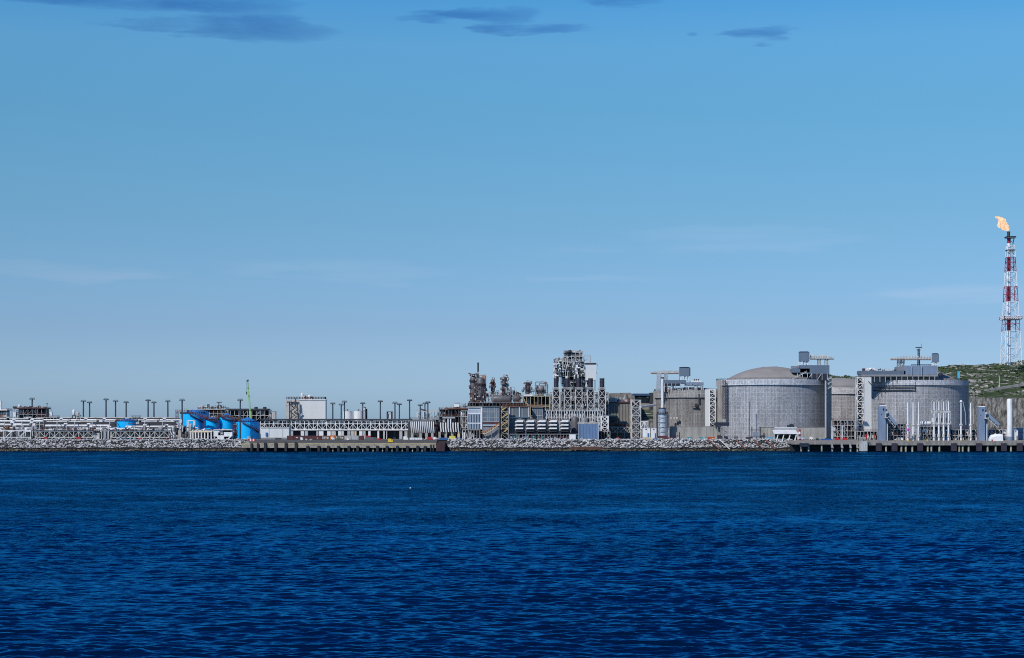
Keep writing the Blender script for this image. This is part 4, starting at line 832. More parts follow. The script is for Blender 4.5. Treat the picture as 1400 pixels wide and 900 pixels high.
o = MB(); rr_ = random.Random(8)
n_ = 11; pr = [(0,0),(0.04,.55),(0.14,.82),(0.3,.9),(0.45,1.0),(0.6,.96),(0.8,1.0),(0.97,.92),(1,0)]
for j in range(6):
    y = 1160+j*1.2; s_ = math.sin(PI*(j+0.6)/6.2)**0.3
    for u_, v_ in pr: o.v.append((X(1354,1160)+u_*S(18,1160)+rr_.uniform(-.15,.15), y, 6.4+v_*S(10.8,1160)*s_+rr_.uniform(-.2,.2)*(v_ > 0)))
for j in range(5):
    for i in range(8): o.f.append((j*9+i,(j+1)*9+i,(j+1)*9+i+1,j*9+i+1))
o.f.append(tuple(range(9))); o.f.append(tuple(range(45,54))[::-1])
tag(o.build('covered_load', TARP), 'white tarpaulin covered load beneath the right gangway boom', 'covered load')
o = MB(); o.cyl(X(1356.5,1157),1157,6.4,Z(601,1157),0.7,0.4,10); tag(o.build('hose_reel', RED), 'small red reel at the front of the white tarpaulin', 'reel')
t = at('jetty_building', 'blue grey flat roofed building at the right edge behind the white column', 'building', 1408, 1182, 7.4); MB().px(1385.5,1440,585.8,601,1182,14).build('wall', BCLAD, t); MB().px(1385,1441,585,585.75,1181.5,15).build('roof', PALEB, t)
b_ = MB(); b_.px(1392,1440,590.5,592.3,1181.9,0.09); b_.build('window_band', SLATE, t)
cabin('small white cabin with brown doorway right of the tall white column', 1386, 1391.8, 588, 603.5, 1170, WHITE, RUST, 4)
for p, lb in ((1242,'tiny yellow bollard under the magenta ball'),(1314.6,'tiny yellow bollard under the lone white loading arm'),(1268,'tiny yellow bollard in front of the four bulky loading arms')):
    o = MB(); o.lathe(X(p,1154.5),1154.5,[(0.5,6.45),(0.45,7.2),(0.75,7.5),(0.6,7.8)],10); tag(o.build('bollard', YELLOW), lb, 'bollard')
t = at('jetty_stair_pod', 'pale grey angular concrete stair block where the lower jetty meets the tall jetty', 'concrete block', 1180, 1150, 1)
o = MB(); o.px(1176,1186,603,617,1149.5,4).px(1178.5,1184,598,602.95,1150,3); o.build('block', mat('pale block concrete', (0.45,0.45,0.44), 0.85, 0.25, 0.5, dirt=0.3), t); MB().rail([(X(1174,1149),1149.3,Z(603,1149)),(X(1187,1149),1149.3,Z(603,1149))],1.4,0.2,1.5).build('railing', DARK, t)

# boat shelter on the shore
t = at('open_shelter', 'open white shelter with sloping roof and four slanted legs on the rocky shore', 'shelter', 1074, 1176, 6)
MB().hexa([(X(1058,1174),1174,Z(593.6,1174)),(X(1091,1174),1174,Z(593.6,1174)),(X(1091,1174),1183,Z(589.5,1183)),(X(1059,1174),1183,Z(589.5,1183)),(X(1058,1174),1174,Z(592.6,1174)),(X(1091,1174),1174,Z(592.6,1174)),(X(1091,1174),1183,Z(588.3,1183)),(X(1059,1174),1183,Z(588.3,1183))]).build('lower_roof', WHITE, t, smooth=False)
for i in range(3): MB().px(1059,1090,584.6+i*1.5,585.4+i*1.5,1183.5+0.3*i,3).build('upper_panel', PALEB if i%2 else WHITE, t)
MB().px(1059.5,1089.5,593.7,604,1182,0.4).build('dark_backing', mat('dark teal wall', (0.012,0.032,0.04), 0.7), t); MB().px(1058.5,1090,603.2,605.5,1173.5,10).build('floor', CONC, t)
for p in (1062.5,1070.5,1079,1087.5): MB().hexa([(X(p-1.8,1174.5),1174.5,Z(603.2,1174.5)),(X(p-0.2,1174.5),1174.5,Z(603.2,1174.5)),(X(p-0.2,1174.5),1175.3,Z(603.2,1174.5)),(X(p-1.8,1174.5),1175.3,Z(603.2,1174.5)),(X(p+0.9,1174.5),1174.5,Z(594,1174.5)),(X(p+1.9,1174.5),1174.5,Z(594,1174.5)),(X(p+1.9,1174.5),1175.3,Z(594,1174.5)),(X(p+0.9,1174.5),1175.3,Z(594,1174.5))]).build('leg', WHITE, t)
for p in (1058.3,1091): MB().bar((X(p,1174),1174,Z(604,1174)),(X(p,1174),1174,Z(592.5,1174)),0.3).build('post', WHITE, t)
o = MB(); o.box(X(1077,1184),X(1086,1184),1184,1187,Z(583.9,1184),Z(581.5,1184)); o.box(X(1080,1184),X(1085,1184),1184.3,1186,Z(581.48,1184),Z(580,1184)); tag(o.build('roof_unit', NAVY), 'dark box unit above the white shore shelter roof', 'roof unit')
t = at('striped_post', 'stout red and white striped post right of the shore shelter', 'marker post', 1093.2, 1176, 6.5)
for i in range(5): MB().cyl(X(1093.2,1176),1176,6.5+i*1.6,6.5+i*1.6+1.596,0.75,n=12).build('band', (RED,WHITE)[i%2], t)

# small things along the shore, right half
vehicle(842.8,847.6,600.6,1184,RED,'red car parked behind the rocks before the drab shed','car','car')
container(879.5,890.5,598,601.4,1184,CREAM,'low cream container under the white cabin with blue door')
container(892.5,901,598.8,601.5,1183,CBLUE,'low dark blue container below the silver column')
vehicle(916.5,921,600.8,1184,RED,'red car parked right of the silver column','car','car')
container(939.5,946,597.6,602,1183,TEAL,'teal container farthest left before the bund wall','container','teal containers by the bund')
container(957,961,597.6,602,1183,TEAL,'middle teal container before the bund wall','container','teal containers by the bund')
container(964,968,597.6,602,1183,TEAL,'teal container touching the orange red container','container','teal containers by the bund')
container(968.4,977.2,597.4,602.6,1182,mat('orange red paint',(0.55,0.09,0.02),0.5,0.1),'orange red container before the bund wall')
container(1048.5,1052.5,598,602.5,1182,CYAN,'light blue container farther from the white shore shelter')
container(1053.2,1057.8,597.6,602.5,1182,CYAN,'light blue container touching the white shore shelter')
vehicle(981,988,601,1186,DARK,'dark truck at the left foot of the biggest tank','truck','truck')
vehicle(990,996,601.2,1185,NAVY,'dark van before the biggest tank, beside a dark truck','van','van')
vehicle(1004,1010,601.4,1185,INSUL,'dark grey van alone before the middle of the biggest tank','van','van')
container(1020,1029,597.8,602,1186,DARK,'dark container under the steel portal at the biggest tank')
for a, b, l_ in ((1123,1128,'blue skip farthest left on the mooring jetty'),(1128.6,1133,'middle blue skip on the mooring jetty'),(1133.6,1138,'blue skip closest to the red bins on the mooring jetty')): container(a,b,600,602.6,1176,CBLUE,l_,'skip','blue skips on the mooring jetty',name='skip')
container(1142.5,1147.5,598.5,602.2,1178,RED,'red skip left of the other red skip before the pipework','skip',name='skip')
container(1152.5,1157.5,598.5,602.2,1178,RED,'red skip right of the other red skip before the pipework','skip',name='skip')
vehicle(1094,1100,602,1176,PALEB,'pale van parked beside the red and white striped post','van','van'); vehicle(1107,1112,602,1176,WHITE,'white van parked on the mooring jetty','van','van'); vehicle(1116,1120,602,1176,mat('dark teal paint',(0.02,0.08,0.09),0.5),'dark green car on the mooring jetty','car','car')
# pipes on the rocks
for i,(a,b) in enumerate(((968,984),(984,998),(1006,1020),(1030,1044),(1046,1060))):
    o = MB(); o.tube([(X(a,1172),1172,7.6),(X(b,1161),1161,1.3)],0.42,8); tag(o.build('outfall_pipe', RUST if i != 1 else OFFW), ['rusty pipe lying down the rocks below the orange red container','white pipe lying down the rocks below the dark truck','rusty pipe lying down the rocks below the dark grey van','rusty pipe lying down the rocks below the steel portal','rusty pipe lying down the rocks left of the shore shelter'][i], 'pipe')
o = MB(); o.px(780,822,611.6,614.8,1160,1.2); o.px(781,821,610.9,611.55,1160.2,0.8); tag(o.build('rusty_bulkhead', mat('rusty sheet pile', (0.10,0.045,0.03), 0.9, 0.35, 0.6)), 'low rusty brown bulkhead at the waterline below the blue sheeted box', 'bulkhead')

# ------------------------------------------------------------------ flare stack on the hill
YF = 1760; t = at('flare_stack', 'red and white lattice flare tower on the green hill, flame at its tip', 'flare tower', 1381, YF, Z(499,YF))
REDF = mat('flare red paint', (0.36,0.016,0.04), 0.55, 0.15, 0.3); WHF = mat('flare white paint', (0.80,0.81,0.83), 0.5, 0.08, 0.3)
def wf_(py): 
    k = (py-330)/(499-330); return S(8.5+k*15.0, YF)
cxp = lambda py: X(1381.3+(py-330)/169*0.9, YF)
for a, b, m, n in ((499,453,WHF,4),(453,433,REDF,2),(433,413,WHF,2),(413,392,REDF,2),(392,372,WHF,2),(372,352,REDF,3),(352,336,WHF,2)):
    MB().lattice(cxp((a+b)/2), YF, Z(a,YF), Z(b,YF)-0.01, wf_(a), wf_(b), n, 0.42, cross=False).build('lattice_section', m, t)
for a, b, m in ((499,453,WHF),(453,433,REDF),(433,413,WHF),(413,392,REDF),(392,372,WHF),(372,352,REDF),(352,345,WHF),(345,342.5,DARK),(342.5,333,WHF),(333,326,REDF)):
    MB().cyl(X(1379.3,YF), YF, Z(a,YF), Z(b,YF)-0.01, S(2.4,YF), n=16).build('riser', m, t)
MB().cyl(X(1379,YF),YF,Z(326,YF),Z(316.8,YF),S(1.9,YF),S(2.1,YF),n=16).build('flare_tip', DARK, t)
for py, w_, h_, m in ((435,24,5,WHF),(325,12,1.6,DARK),(343,10,1.2,DARK)):
    x = cxp(py); hw = S(w_/2,YF); MB().box(x-hw,x+hw,YF-hw,YF+hw,Z(py+h_*.5,YF),Z(py+h_*.5,YF)+0.4).build('platform', STEEL, t)
    MB().rail([(x-hw,YF-hw,Z(py+h_*.5,YF)+.4),(x+hw,YF-hw,Z(py+h_*.5,YF)+.4),(x+hw,YF+hw,Z(py+h_*.5,YF)+.4),(x-hw,YF+hw,Z(py+h_*.5,YF)+.4)],S(h_*0.8,YF),0.5,2.0,True).build('railing', m, t)
m_ = MB(); m_.tube([(X(1384,YF),YF,Z(336,YF)),(X(1387,YF),YF,Z(324,YF)),(X(1384,YF),YF,Z(323,YF)),(X(1381,YF),YF,Z(327,YF))],0.5,6); m_.bar((X(1379,YF),YF-1,Z(328,YF)),(X(1386,YF),YF-1,Z(333,YF)),0.6); m_.build('tip_pipe', TEAL, t)
fl = bpy.data.materials.new('flame'); fl.use_nodes = True; nn = fl.node_tree.nodes; ll = fl.node_tree.links; nn.clear()
fo = nn.new('ShaderNodeOutputMaterial'); fe = nn.new('ShaderNodeEmission'); ft = nn.new('ShaderNodeBsdfTransparent'); fx = nn.new('ShaderNodeMixShader')
fn = nn.new('ShaderNodeTexNoise'); fn.inputs['Scale'].default_value = 0.55; fn.inputs['Detail'].default_value = 4; fg = nn.new('ShaderNodeNewGeometry'); ll.new(fg.outputs['Position'], fn.inputs['Vector'])
fc = nn.new('ShaderNodeValToRGB'); ll.new(fn.outputs['Fac'], fc.inputs[0]); e = fc.color_ramp.elements; e[0].position, e[0].color = 0.34, (0.85,0.46,0.30,1); e[1].position, e[1].color = 0.66, (1.0,0.88,0.72,1); x_ = e.new(0.5); x_.color = (1.0,0.70,0.42,1)
fe.inputs['Strength'].default_value = 1.0; ll.new(fc.outputs[0], fe.inputs[0]); lw = nn.new('ShaderNodeLayerWeight'); lw.inputs[0].default_value = 0.35
fm2 = nn.new('ShaderNodeMapRange'); fm2.inputs['From Min'].default_value = 0.28; fm2.inputs['From Max'].default_value = 0.95; fm2.inputs['To Max'].default_value = 0.8; ll.new(lw.outputs['Facing'], fm2.inputs['Value'])
ll.new(fm2.outputs[0], fx.inputs[0]); ll.new(fe.outputs[0], fx.inputs[1]); ll.new(ft.outputs[0], fx.inputs[2]); ll.new(fx.outputs[0], fo.inputs[0])
path = [(1378.3,315.6,3.0),(1376.6,312.6,5.0),(1373.6,310,6.0),(1370.4,306.8,6.6),(1369.2,303,5.2),(1367,299.8,3.6),(1364,297.6,2.8),(1360.6,297.2,1.7)]
fb = MB(); pts = [Vector((X(a,YF),YF,Z(b,YF))) for a,b,_ in path]; NS = 22; NR = 26
for i in range(NS):
    s_ = i/(NS-1)*(len(path)-1); k = min(int(s_),len(path)-2); f_ = s_-k
    p = pts[k].lerp(pts[k+1],f_); r = S((path[k][2]*(1-f_)+path[k+1][2]*f_),YF)
    dd = (pts[min(k+1,len(pts)-1)]-pts[k]).normalized(); u = Vector((-dd.z,0,dd.x)); v = Vector((0,1,0))
    for j in range(NR):
        a = 2*PI*j/NR; dr = u*math.cos(a)+v*math.sin(a)
        nz_ = mnoise.fractal((p+dr*r)*0.22, 0.8, 2.1, 4)
        fb.v.append(tuple(p+dr*r*(0.95+0.95*nz_)*(0.8 if 0<i<NS-1 else 0.45)))
for i in range(NS-1):
    for j in range(NR): fb.f.append((i*NR+j,i*NR+(j+1)%NR,(i+1)*NR+(j+1)%NR,(i+1)*NR+j))
fb.f.append(tuple(range(NR))[::-1]); fb.f.append(tuple((NS-1)*NR+j for j in range(NR)))
tag(fb.build('flame', fl), 'pale orange flame blowing left from the tip of the flare tower', 'flame')

# hill details
def hz_at(u, y): return float(hill_z(np.array([u]), np.array([y]))[0])
yr = 1590
rb = MB(); prev = None
for k in range(30):
    u_ = 1322+k*5; py = 537-(u_-1322)*0.163; x, z = X(u_,yr+k*2), Z(py,yr+k*2); cur_ = (x, yr+k*2, z)
    if prev: rb.hexa([(prev[0],prev[1],prev[2]-2.2),(x,cur_[1],z-2.2),(x,cur_[1]+12,z-2.2),(prev[0],prev[1]+12,prev[2]-2.2),(prev[0],prev[1],prev[2]),(x,cur_[1],z),(x,cur_[1]+12,z),(prev[0],prev[1]+12,prev[2])])
    prev = cur_
struct(rb.build('hill_road', mat('pale road fill', (0.33,0.32,0.31), 0.9, 0.3, 0.2, streak=0)))
o = MB(); x, z = X(1366.3,1620), Z(529,1620); o.cyl(x,1620,z-3,Z(514.5,1620),0.45,0.3,8); o.box(x-1.2,x+0.4,1619.6,1620.4,Z(514.5,1620)+.003,Z(514.5,1620)+0.4); tag(o.build('lamp_post', OFFW), 'pale post standing alone on the green hillside', 'lamp post')
o = MB(); o.px(1309.6,1312.4,508.3,517.5,1600,2); o.px(1309.2,1312.8,507.5,508.2,1599.8,2.4); o.px(1310.3,1311.7,517.6,527,1600.5,1.2); tag(o.build('signal_cabinet', CYAN), 'bright light blue upright cabinet on the hillside right of the tank', 'cabinet')

# ------------------------------------------------------------------ left: tall floodlight masts
MASTS = [(44,545,1290,'floodlight mast rising out of the roof of the steel module at the far left'),
 (114,548,1330,'floodlight mast left of its close pair neighbour, right of the white flare drum'),(122.5,550,1350,'slightly shorter floodlight mast, right one of the pair next to the white flare drum'),
 (145,546,1310,'taller floodlight mast standing first in the row of three left of the small blue tank'),(158,548,1330,'floodlight mast above the small blue tank\'s left edge, middle of three in a row'),(172.5,549.5,1345,'floodlight mast rising over the middle of the small blue tank'),
 (202.5,547,1310,'taller floodlight mast of the pair right of the small blue tank'),(210.5,550,1350,'shorter floodlight mast of the pair right of the small blue tank'),(229.5,548,1330,'single floodlight mast left of the white nested steel frames'),
 (249,546.5,1236,'floodlight mast standing in front of the leftmost large blue tank'),(328.5,546.5,1216,'floodlight mast in front of the blue tank beside the green crane boom'),
 (396,549.5,1250,'floodlight mast before the stair of the tall white building'),(455,551.5,1330,'single floodlight mast just right of the tall white building'),
 (466.5,553,1350,'shorter floodlight mast directly left of the two white silos'),(471,549,1265,'taller floodlight mast in front of the left white silo'),(496,551,1330,'floodlight mast behind the small grey chimney by the white silos'),
 (520,548.5,1300,'single floodlight mast between the grey chimney and the small maroon portal'),(540,550.5,1265,'left floodlight mast of the pair right of the small maroon portal'),(546,552.5,1340,'shorter right floodlight mast of the pair next to the maroon portal'),
 (560,547,1270,'tall floodlight mast standing alone left of the white roof posts'),(574.5,553.5,1300,'low floodlight mast with a side arm above the white roof posts'),(581,551.5,1340,'paler thin floodlight mast behind its taller twin above the roof posts'),(585,550,1265,'floodlight mast at the right above the white pipe risers')]
for px, pt, Y, lb in MASTS:
    t = at('floodlight_mast', lb, 'floodlight mast', px, Y, G, 'floodlight masts over the plant'); x = X(px,Y); zt = Z(pt,Y)
    b = MB(); b.lattice(x, Y, G, zt-0.5, 1.0, 0.7, 12, 0.11, cross=False); b.cyl(x, Y, G, zt-0.5, 0.32, 0.24, 8); b.build('pole', MASTM, t)
    MB().cyl(x, Y, zt-0.5, zt-0.15, 1.5, n=16).build('platform', MASTM, t)
    b = MB(); b.rail([(x+1.55*math.cos(k*PI/4), Y+1.55*math.sin(k*PI/4), zt-0.15) for k in range(8)], 0.7, 0.1, 1.2, True); b.build('railing', MASTM, t)
    b = MB()
    for k in range(8):
        a = k*PI/4+0.3; cx, cy_ = x+1.75*math.cos(a), Y+1.75*math.sin(a); b.box(cx-0.22, cx+0.22, cy_-0.22, cy_+0.22, zt-0.75, zt-0.1)
    b.build('lamp_ring', DARK, t)
    if px == 574.5: MB().tube([(x,Y,Z(558.5,Y)),(X(576,Y),Y,Z(560,Y)),(X(583,Y),Y,Z(561.5,Y))], 0.6, 8).build('side_arm', MASTM, t)

# ------------------------------------------------------------------ long pipe racks
def pipe_path(px0, px1, py, Y, seed, loop=5.0, every=26, r=0.6):
    rnd = random.Random(seed); pts = []; p = px0; z = Z(py, Y)
    while p < px1:
        q = min(px1, p+every*rnd.uniform(0.8,1.2)); pts += [(X(p,Y),Y,z),(X(q-1.5,Y),Y,z)]
        if q < px1-4: pts += [(X(q-1.2,Y),Y,z+r*1.6),(X(q+2.6,Y),Y,z+r*1.6),(X(q+3.0,Y),Y,z)]
        p = q+3.0
    return pts
t = at('pipe_rack', 'long white pipe rack with bulky insulated pipes behind the rubble at the far left', 'pipe rack', 30, 1215)
for i,(a,b,py,Y,r) in enumerate([(-70,52,586.0,1206,1.05),(-70,50,580.8,1222,0.95),(-70,60,576,1240,0.7),(-70,60,572.8,1256,0.6),(-70,58,590,1198,0.45),(62,152,582.2,1212,0.8),(64,112,577.6,1236,0.9),(100,160,586.2,1206,0.75),(60,240,574.2,1252,0.55),(80,240,576.6,1246,0.75),(150,196,586.5,1204,0.6),(172,238,583.5,1214,0.7),(186,240,579.3,1226,0.85),(60,160,588.2,1198,0.35)]):
    MB().tube(pipe_path(a,b,py,Y,i,r=r), r, 10).build('pipe', WHITE if i % 3 else OFFW, t)
fb = MB()
for i in range(13):
    p = -66+i*24; fb.bar((X(p,1204),1204,G),(X(p,1204),1204,Z(577,1204)),0.5); fb.bar((X(p,1256),1256,G),(X(p,1256),1256,Z(573,1256)),0.5)
    for py in (584.5,579,588): fb.bar((X(p,1204),1204,Z(py+0.2,1204)),(X(p,1204),1258,Z(py,1204)),0.4)
fb.build('frame', OFFW, t)
MB().px(-70,240,575.5,598,1262,0.5).build('backing_sheet', DARK, t); MB().px(60,158,577,600,1218,0.3).build('shade_sheet', DARK, t); MB().px(158.1,190,586.5,600,1218,0.3).build('shade_sheet', DARK, t); MB().px(190.1,240,577,600,1218,0.3).build('shade_sheet', DARK, t); MB().px(-70,60,588,600,1216,0.3).build('shade_sheet', DARK, t)  # dark sheets stand in for the shade between the pipes
for a, b, seed, lb in ((66,132,61,'a'),(132,240,62,'b'),(-70,64,63,'c')):
    rnd = random.Random(seed)
    for k in range(int((b-a)/6)):
        px = a+3+k*6+rnd.uniform(-1.5,1.5); equip(t, rnd.choice(['pipe','pipe','manifold','vessel','cabinet']), X(px,1200), 1201, Z(590.5,1201), S(5,1201), 3.5, S(rnd.uniform(4,9),1201), rnd.choice([OFFW,WHITE,WHITE,MAROON,RUST,GALV]), rnd)
def truss_bridge(a, b, n, label, Y=1188):
    t = at('truss_bridge', label, 'truss bridge', (a+b)/2, Y); x0, x1 = X(a,Y), X(b,Y)
    MB().truss(x0, x1, Y, Y+3.6, Z(598,Y), Z(590,Y), n, 0.36).build('truss', CREAMW, t); MB().px(a-1,b+1,588.6,589.3,Y-0.6,5).build('walkway', DARK, t)
    lg = MB()
    for i in range(0, n+1, 2): lg.bar((x0+(x1-x0)*i/n,Y+1.8,G),(x0+(x1-x0)*i/n,Y+1.8,Z(598,Y)),0.5)
    lg.build('legs_frame', WHITE, t); MB().px(a,b,590.8,600,Y+4.4,0.3).build('shade_sheet', DARK, t)  # dark sheet paints the shade seen through the truss triangles
    MB().px(a,b,597.5,598.6,Y+0.9,2).build('tray', WHITE, t)
truss_bridge(48,127,12,'low white zigzag truss along the shore at far left, with a red skip below')
truss_bridge(151,231,12,'low white zigzag truss along the shore between the far left truss and the blue tanks')
t = at('truss_bridge', 'low white post frame along the shore at the left picture edge', 'truss bridge', 10, 1186)
MB().truss(X(-70,1186),X(42,1186),1186,1190,Z(598,1186),Z(588.5,1186),12,0.42,diag=False).build('truss', WHITE, t); b = MB()
for i in range(6): p = -66+i*18.5; b.bar((X(p,1186),1186,Z(598,1186)),(X(p+9,1186),1186,Z(589,1186)),0.45)
b.build('brace', WHITE, t)
b = MB(); [b.bar((X(-70+112*i/12,1188),1188,G),(X(-70+112*i/12,1188),1188,Z(598,1186)),0.5) for i in range(13)]; b.build('legs_frame', WHITE, t)
t = at('shore_shed', 'white shed with dark bay at the gap between the two zigzag trusses', 'shed', 136, 1190); MB().px(127.5,136,592,601,1190,4).build('wall', OFFW, t); MB().px(138,150,588,601,1191,5).build('dark_bay', STEEL, t)
b = MB(); [b.px(p,p+1.3,589,601,1190,0.6) for p in (138,143,147.5)]; b.build('post', OFFW, t)

# dark line roof rack along the skyline
t = at('skyline_pipe_rack', 'dark topped main pipe rack running along the skyline behind the small blue tank', 'pipe rack', 160, 1275)
MB().px(74,244,572,574,1275,6).build('roof_deck', DARK, t); b = MB(); [b.bar((X(p,1275),1275.3,G),(X(p,1275),1275.3,Z(574,1275)),0.4) for p in range(76,244,9)]; b.build('frame', OFFW, t)
MB().tube([(X(74,1273),1272.5,Z(575.6,1273)),(X(244,1273),1272.5,Z(575.6,1273))],0.55,8).build('pipe', PALEB, t); MB().tube([(X(74,1276),1277,Z(571.2,1276)),(X(244,1276),1277,Z(571.2,1276))],0.45,8).build('pipe', OFFW, t)
MB().px(76,243,577.5,599,1279,0.4).build('backing_sheet', PALEB, t)

# far left modules
def pmod(name, label, cat, a, b, c, Y, d, nx, nl, seed, bottom=None, **k):
    t = at(name, label, cat, (a+b)/2, Y, G if bottom is None else Z(bottom,Y)); module(t, a, b, c, bottom, Y, d, nx, nl, seed, **k); return t
MIX = (OFFW, WHITE, GALV, MAROON, INSUL, OFFW, DARK)
t = pmod('process_module', 'steel process module with maroon clutter on its roof at the far left', 'process module', 20,63,559,1285,14,7,5,101, fm=STEEL, pal=(OFFW,WHITE,DARK,STEEL,MAROON), rail=MAROON, back=DARK)
rnd = random.Random(9)
for i in range(16): equip(t, rnd.choice(['pipe','drum','manifold','cabinet','pipe']), X(18.5+i*2.8,1285), 1288, Z(558.8,1285), 2.3, 4, S(rnd.uniform(2,4.5),1285), rnd.choice([MAROON,MAROON,DARK,RUST,OFFW]), rnd)
MB().px(18,62,557.6,558.8,1284,15).build('roof_deck', MAROON, t); b = MB(); b.bar((X(64.3,1284),1284,Z(572,1284)),(X(64.3,1284),1284,Z(551.5,1284)),0.35); b.cyl(X(64.3,1284),1284,Z(553,1284),Z(551.3,1284),0.45,n=8); b.build('antenna', MASTM, t)
MB().px(68,71,563,569.5,1284,2).build('cabinet', WHITE, t); MB().px(18,21.5,563.5,570,1283,3).build('cabinet', WHITE, t); MB().vessel(X(26,1286),1287,Z(558,1286),Z(553,1286),0.8).build('vessel', WHITE, t)
for a, b_, c, m in ((63,78,570,MAROON),): pmod('pipe_module', 'low reddish pipe module right of the far left process module', 'pipe module', 50,78,571,1262,8,6,3,102, pal=(OFFW,MAROON,WHITE,RUST), rail=MAROON, fm=OFFW, back=DARK)
t = pmod('process_module', 'cut off process module with orange railing and white stack at the left picture edge', 'process module', -50,9,561,1290,14,8,4,103, fm=OFFW, pal=(OFFW,WHITE,STEEL,DARK), rail=ORANGE, back=NAVY)
MB().px(-1.5,1.8,548,561,1289,2).build('stack', WHITE, t); MB().px(-50,9.5,560,561.3,1288.5,15).build('roof_deck', WHITE, t)
t = at('flare_drum', 'white twin headed drum with curved pipes standing above the skyline pipe rack', 'drum', 104, 1270)
MB().vessel(X(101,1270),1270,Z(568,1270),Z(560,1270),S(1.9,1270)).build('vessel', WHITE, t); MB().vessel(X(106.3,1268),1268,Z(570,1268),Z(563,1268),S(2.3,1268)).build('vessel', OFFW, t)
MB().tube([(X(105,1266),1266,Z(577,1266)),(X(105,1266),1266,Z(569,1266)),(X(109,1266),1266,Z(567.5,1266)),(X(110,1266),1266,Z(573,1266))],0.45,8).build('pipe', OFFW, t)
b = MB(); [b.bar((X(p,1269),1269,G),(X(p,1269),1269,Z(568,1269)),0.5) for p in (99,103,108)]; b.px(98,109,568,569,1267,4); b.build('frame', DARK, t)
t = pmod('valve_platform', 'small reddish valve platform at the left end of the skyline right of the flare drum', 'platform', 180,190,571,1258,5,3,4,104, pal=(MAROON,OFFW,RUST), rail=MAROON, fm=STEEL)
cabin('small white cabinet tower on the pipe rack below the left mast pair', 136, 140, 573, 581, 1244, WHITE, None, 3, 'equipment_cabinet', False)

# ------------------------------------------------------------------ blue tanks
def blue_tank(label, a, b, pt, Y, stair=None, bottom=None, rise=3.2):
    cx = X((a+b)/2,Y); R = S((b-a)/2,Y)*0.998; zt = Z(pt,Y); t = thing('blue_tank', label, 'tank', (cx,Y,G), 'blue storage tanks')
    MB().cyl(cx,Y,G,zt,R,n=48).build('shell', BLUE, t); MB().lathe(cx,Y,[(R+0.15,zt+0.004),(R*0.5,zt+rise*0.55),(0.2,zt+rise)],48).build('roof', BLUEROOF, t)
    MB().rail([(cx+(R+0.2)*math.cos(k*PI/16),Y+(R+0.2)*math.sin(k*PI/16),zt) for k in range(32)],1.3,0.26,1.6,True).build('railing', MAROON, t)
    if stair:
        (pa,za),(pb,zb) = stair; n = 14; tr = MB(); rl = MB()
        xa = max(-0.97,min(0.97,(X(pa,Y)-cx)/R)); xb = max(-0.97,min(0.97,(X(pb,Y)-cx)/R)); ta, tb = math.asin(xa), math.asin(xb)
        for i in range(n):
            q = []
            for k in (i, i+1):
                th_ = ta+(tb-ta)*k/n; z = Z(za+(zb-za)*k/n, Y-R); q.append((th_, z))
            f = lambda th_, rr: (cx+rr*math.sin(th_), Y-rr*math.cos(th_))
            (t0,z0),(t1,z1) = q
            tr.hexa([(*f(t0,R+1.3),z0-0.5),(*f(t1,R+1.3),z1-0.5),(*f(t1,R+0.02),z1-0.5),(*f(t0,R+0.02),z0-0.5),(*f(t0,R+1.3),z0),(*f(t1,R+1.3),z1),(*f(t1,R+0.02),z1),(*f(t0,R+0.02),z0)])
            rl.bar((*f(t0,R+1.3),z0+1.1),(*f(t1,R+1.3),z1+1.1),0.22); rl.bar((*f(t0,R+1.3),z0),(*f(t0,R+1.3),z0+1.1),0.16)
        tr.build('spiral_stair', mat('dark plum paint', (0.035,0.016,0.035), 0.6), t); rl.build('stair_railing', MAROON, t)
    return t
blue_tank('small blue tank half hidden by white pipes, left of all the big blue tanks', 160, 188, 576.2, 1233, rise=2.2)
blue_tank('leftmost big blue tank behind white steel frames, stair sloping down its right side', 247, 279.5, 566.2, 1262, ((262,566.5),(278.5,578)))
blue_tank('blue tank behind the leftmost big one, only its upper right part showing', 257, 286, 563.6, 1305, None, rise=2)
blue_tank('short blue tank squeezed between two others above the white pipe manifold', 281, 299.5, 574.5, 1252, ((283,571.5),(298,577.5)))
blue_tank('blue tank directly above the white box enclosure, left of the front blue tank', 299.5, 321, 571, 1258, ((305,570.6),(320,576)))
blue_tank('frontmost blue tank at the green crane, whole body visible down to its foot', 322.5, 355, 577, 1232, ((334,577.5),(353.5,591)))
t = at('catwalk', 'maroon catwalk linking the tops of the big blue tanks', 'catwalk', 290, 1240)
cw = [(240,562.8),(262,563.6),(267,566.5),(277,570.5),(284,571),(296,571.6),(300,569.6),(312,570.2),(322,573.5),(332,574.8),(347,576.5)]
b = MB(); rl = MB()
for (a,c),(a2,c2) in zip(cw, cw[1:]):
    Y = 1240; b.hexa([(X(a,Y),Y,Z(c,Y)-.5),(X(a2,Y),Y,Z(c2,Y)-.5),(X(a2,Y),Y+1.4,Z(c2,Y)-.5),(X(a,Y),Y+1.4,Z(c,Y)-.5),(X(a,Y),Y,Z(c,Y)),(X(a2,Y),Y,Z(c2,Y)),(X(a2,Y),Y+1.4,Z(c2,Y)),(X(a,Y),Y+1.4,Z(c,Y))])
    rl.rail([(X(a,Y),Y,Z(c,Y)),(X(a2,Y),Y,Z(c2,Y))],1.2,0.22,1.6)
b.build('walkway', MAROON, t); rl.build('railing', RUST, t)
b = MB(); [b.lattice(X(p,1241),1241,G,Z(q,1241),1.5,1.5,8,0.2,cross=False) for p, q in ((242,563),(279.5,571),(298.5,571),(320.5,573.5))]; b.build('support_tower', MAROON, t)
rnd = random.Random(12)
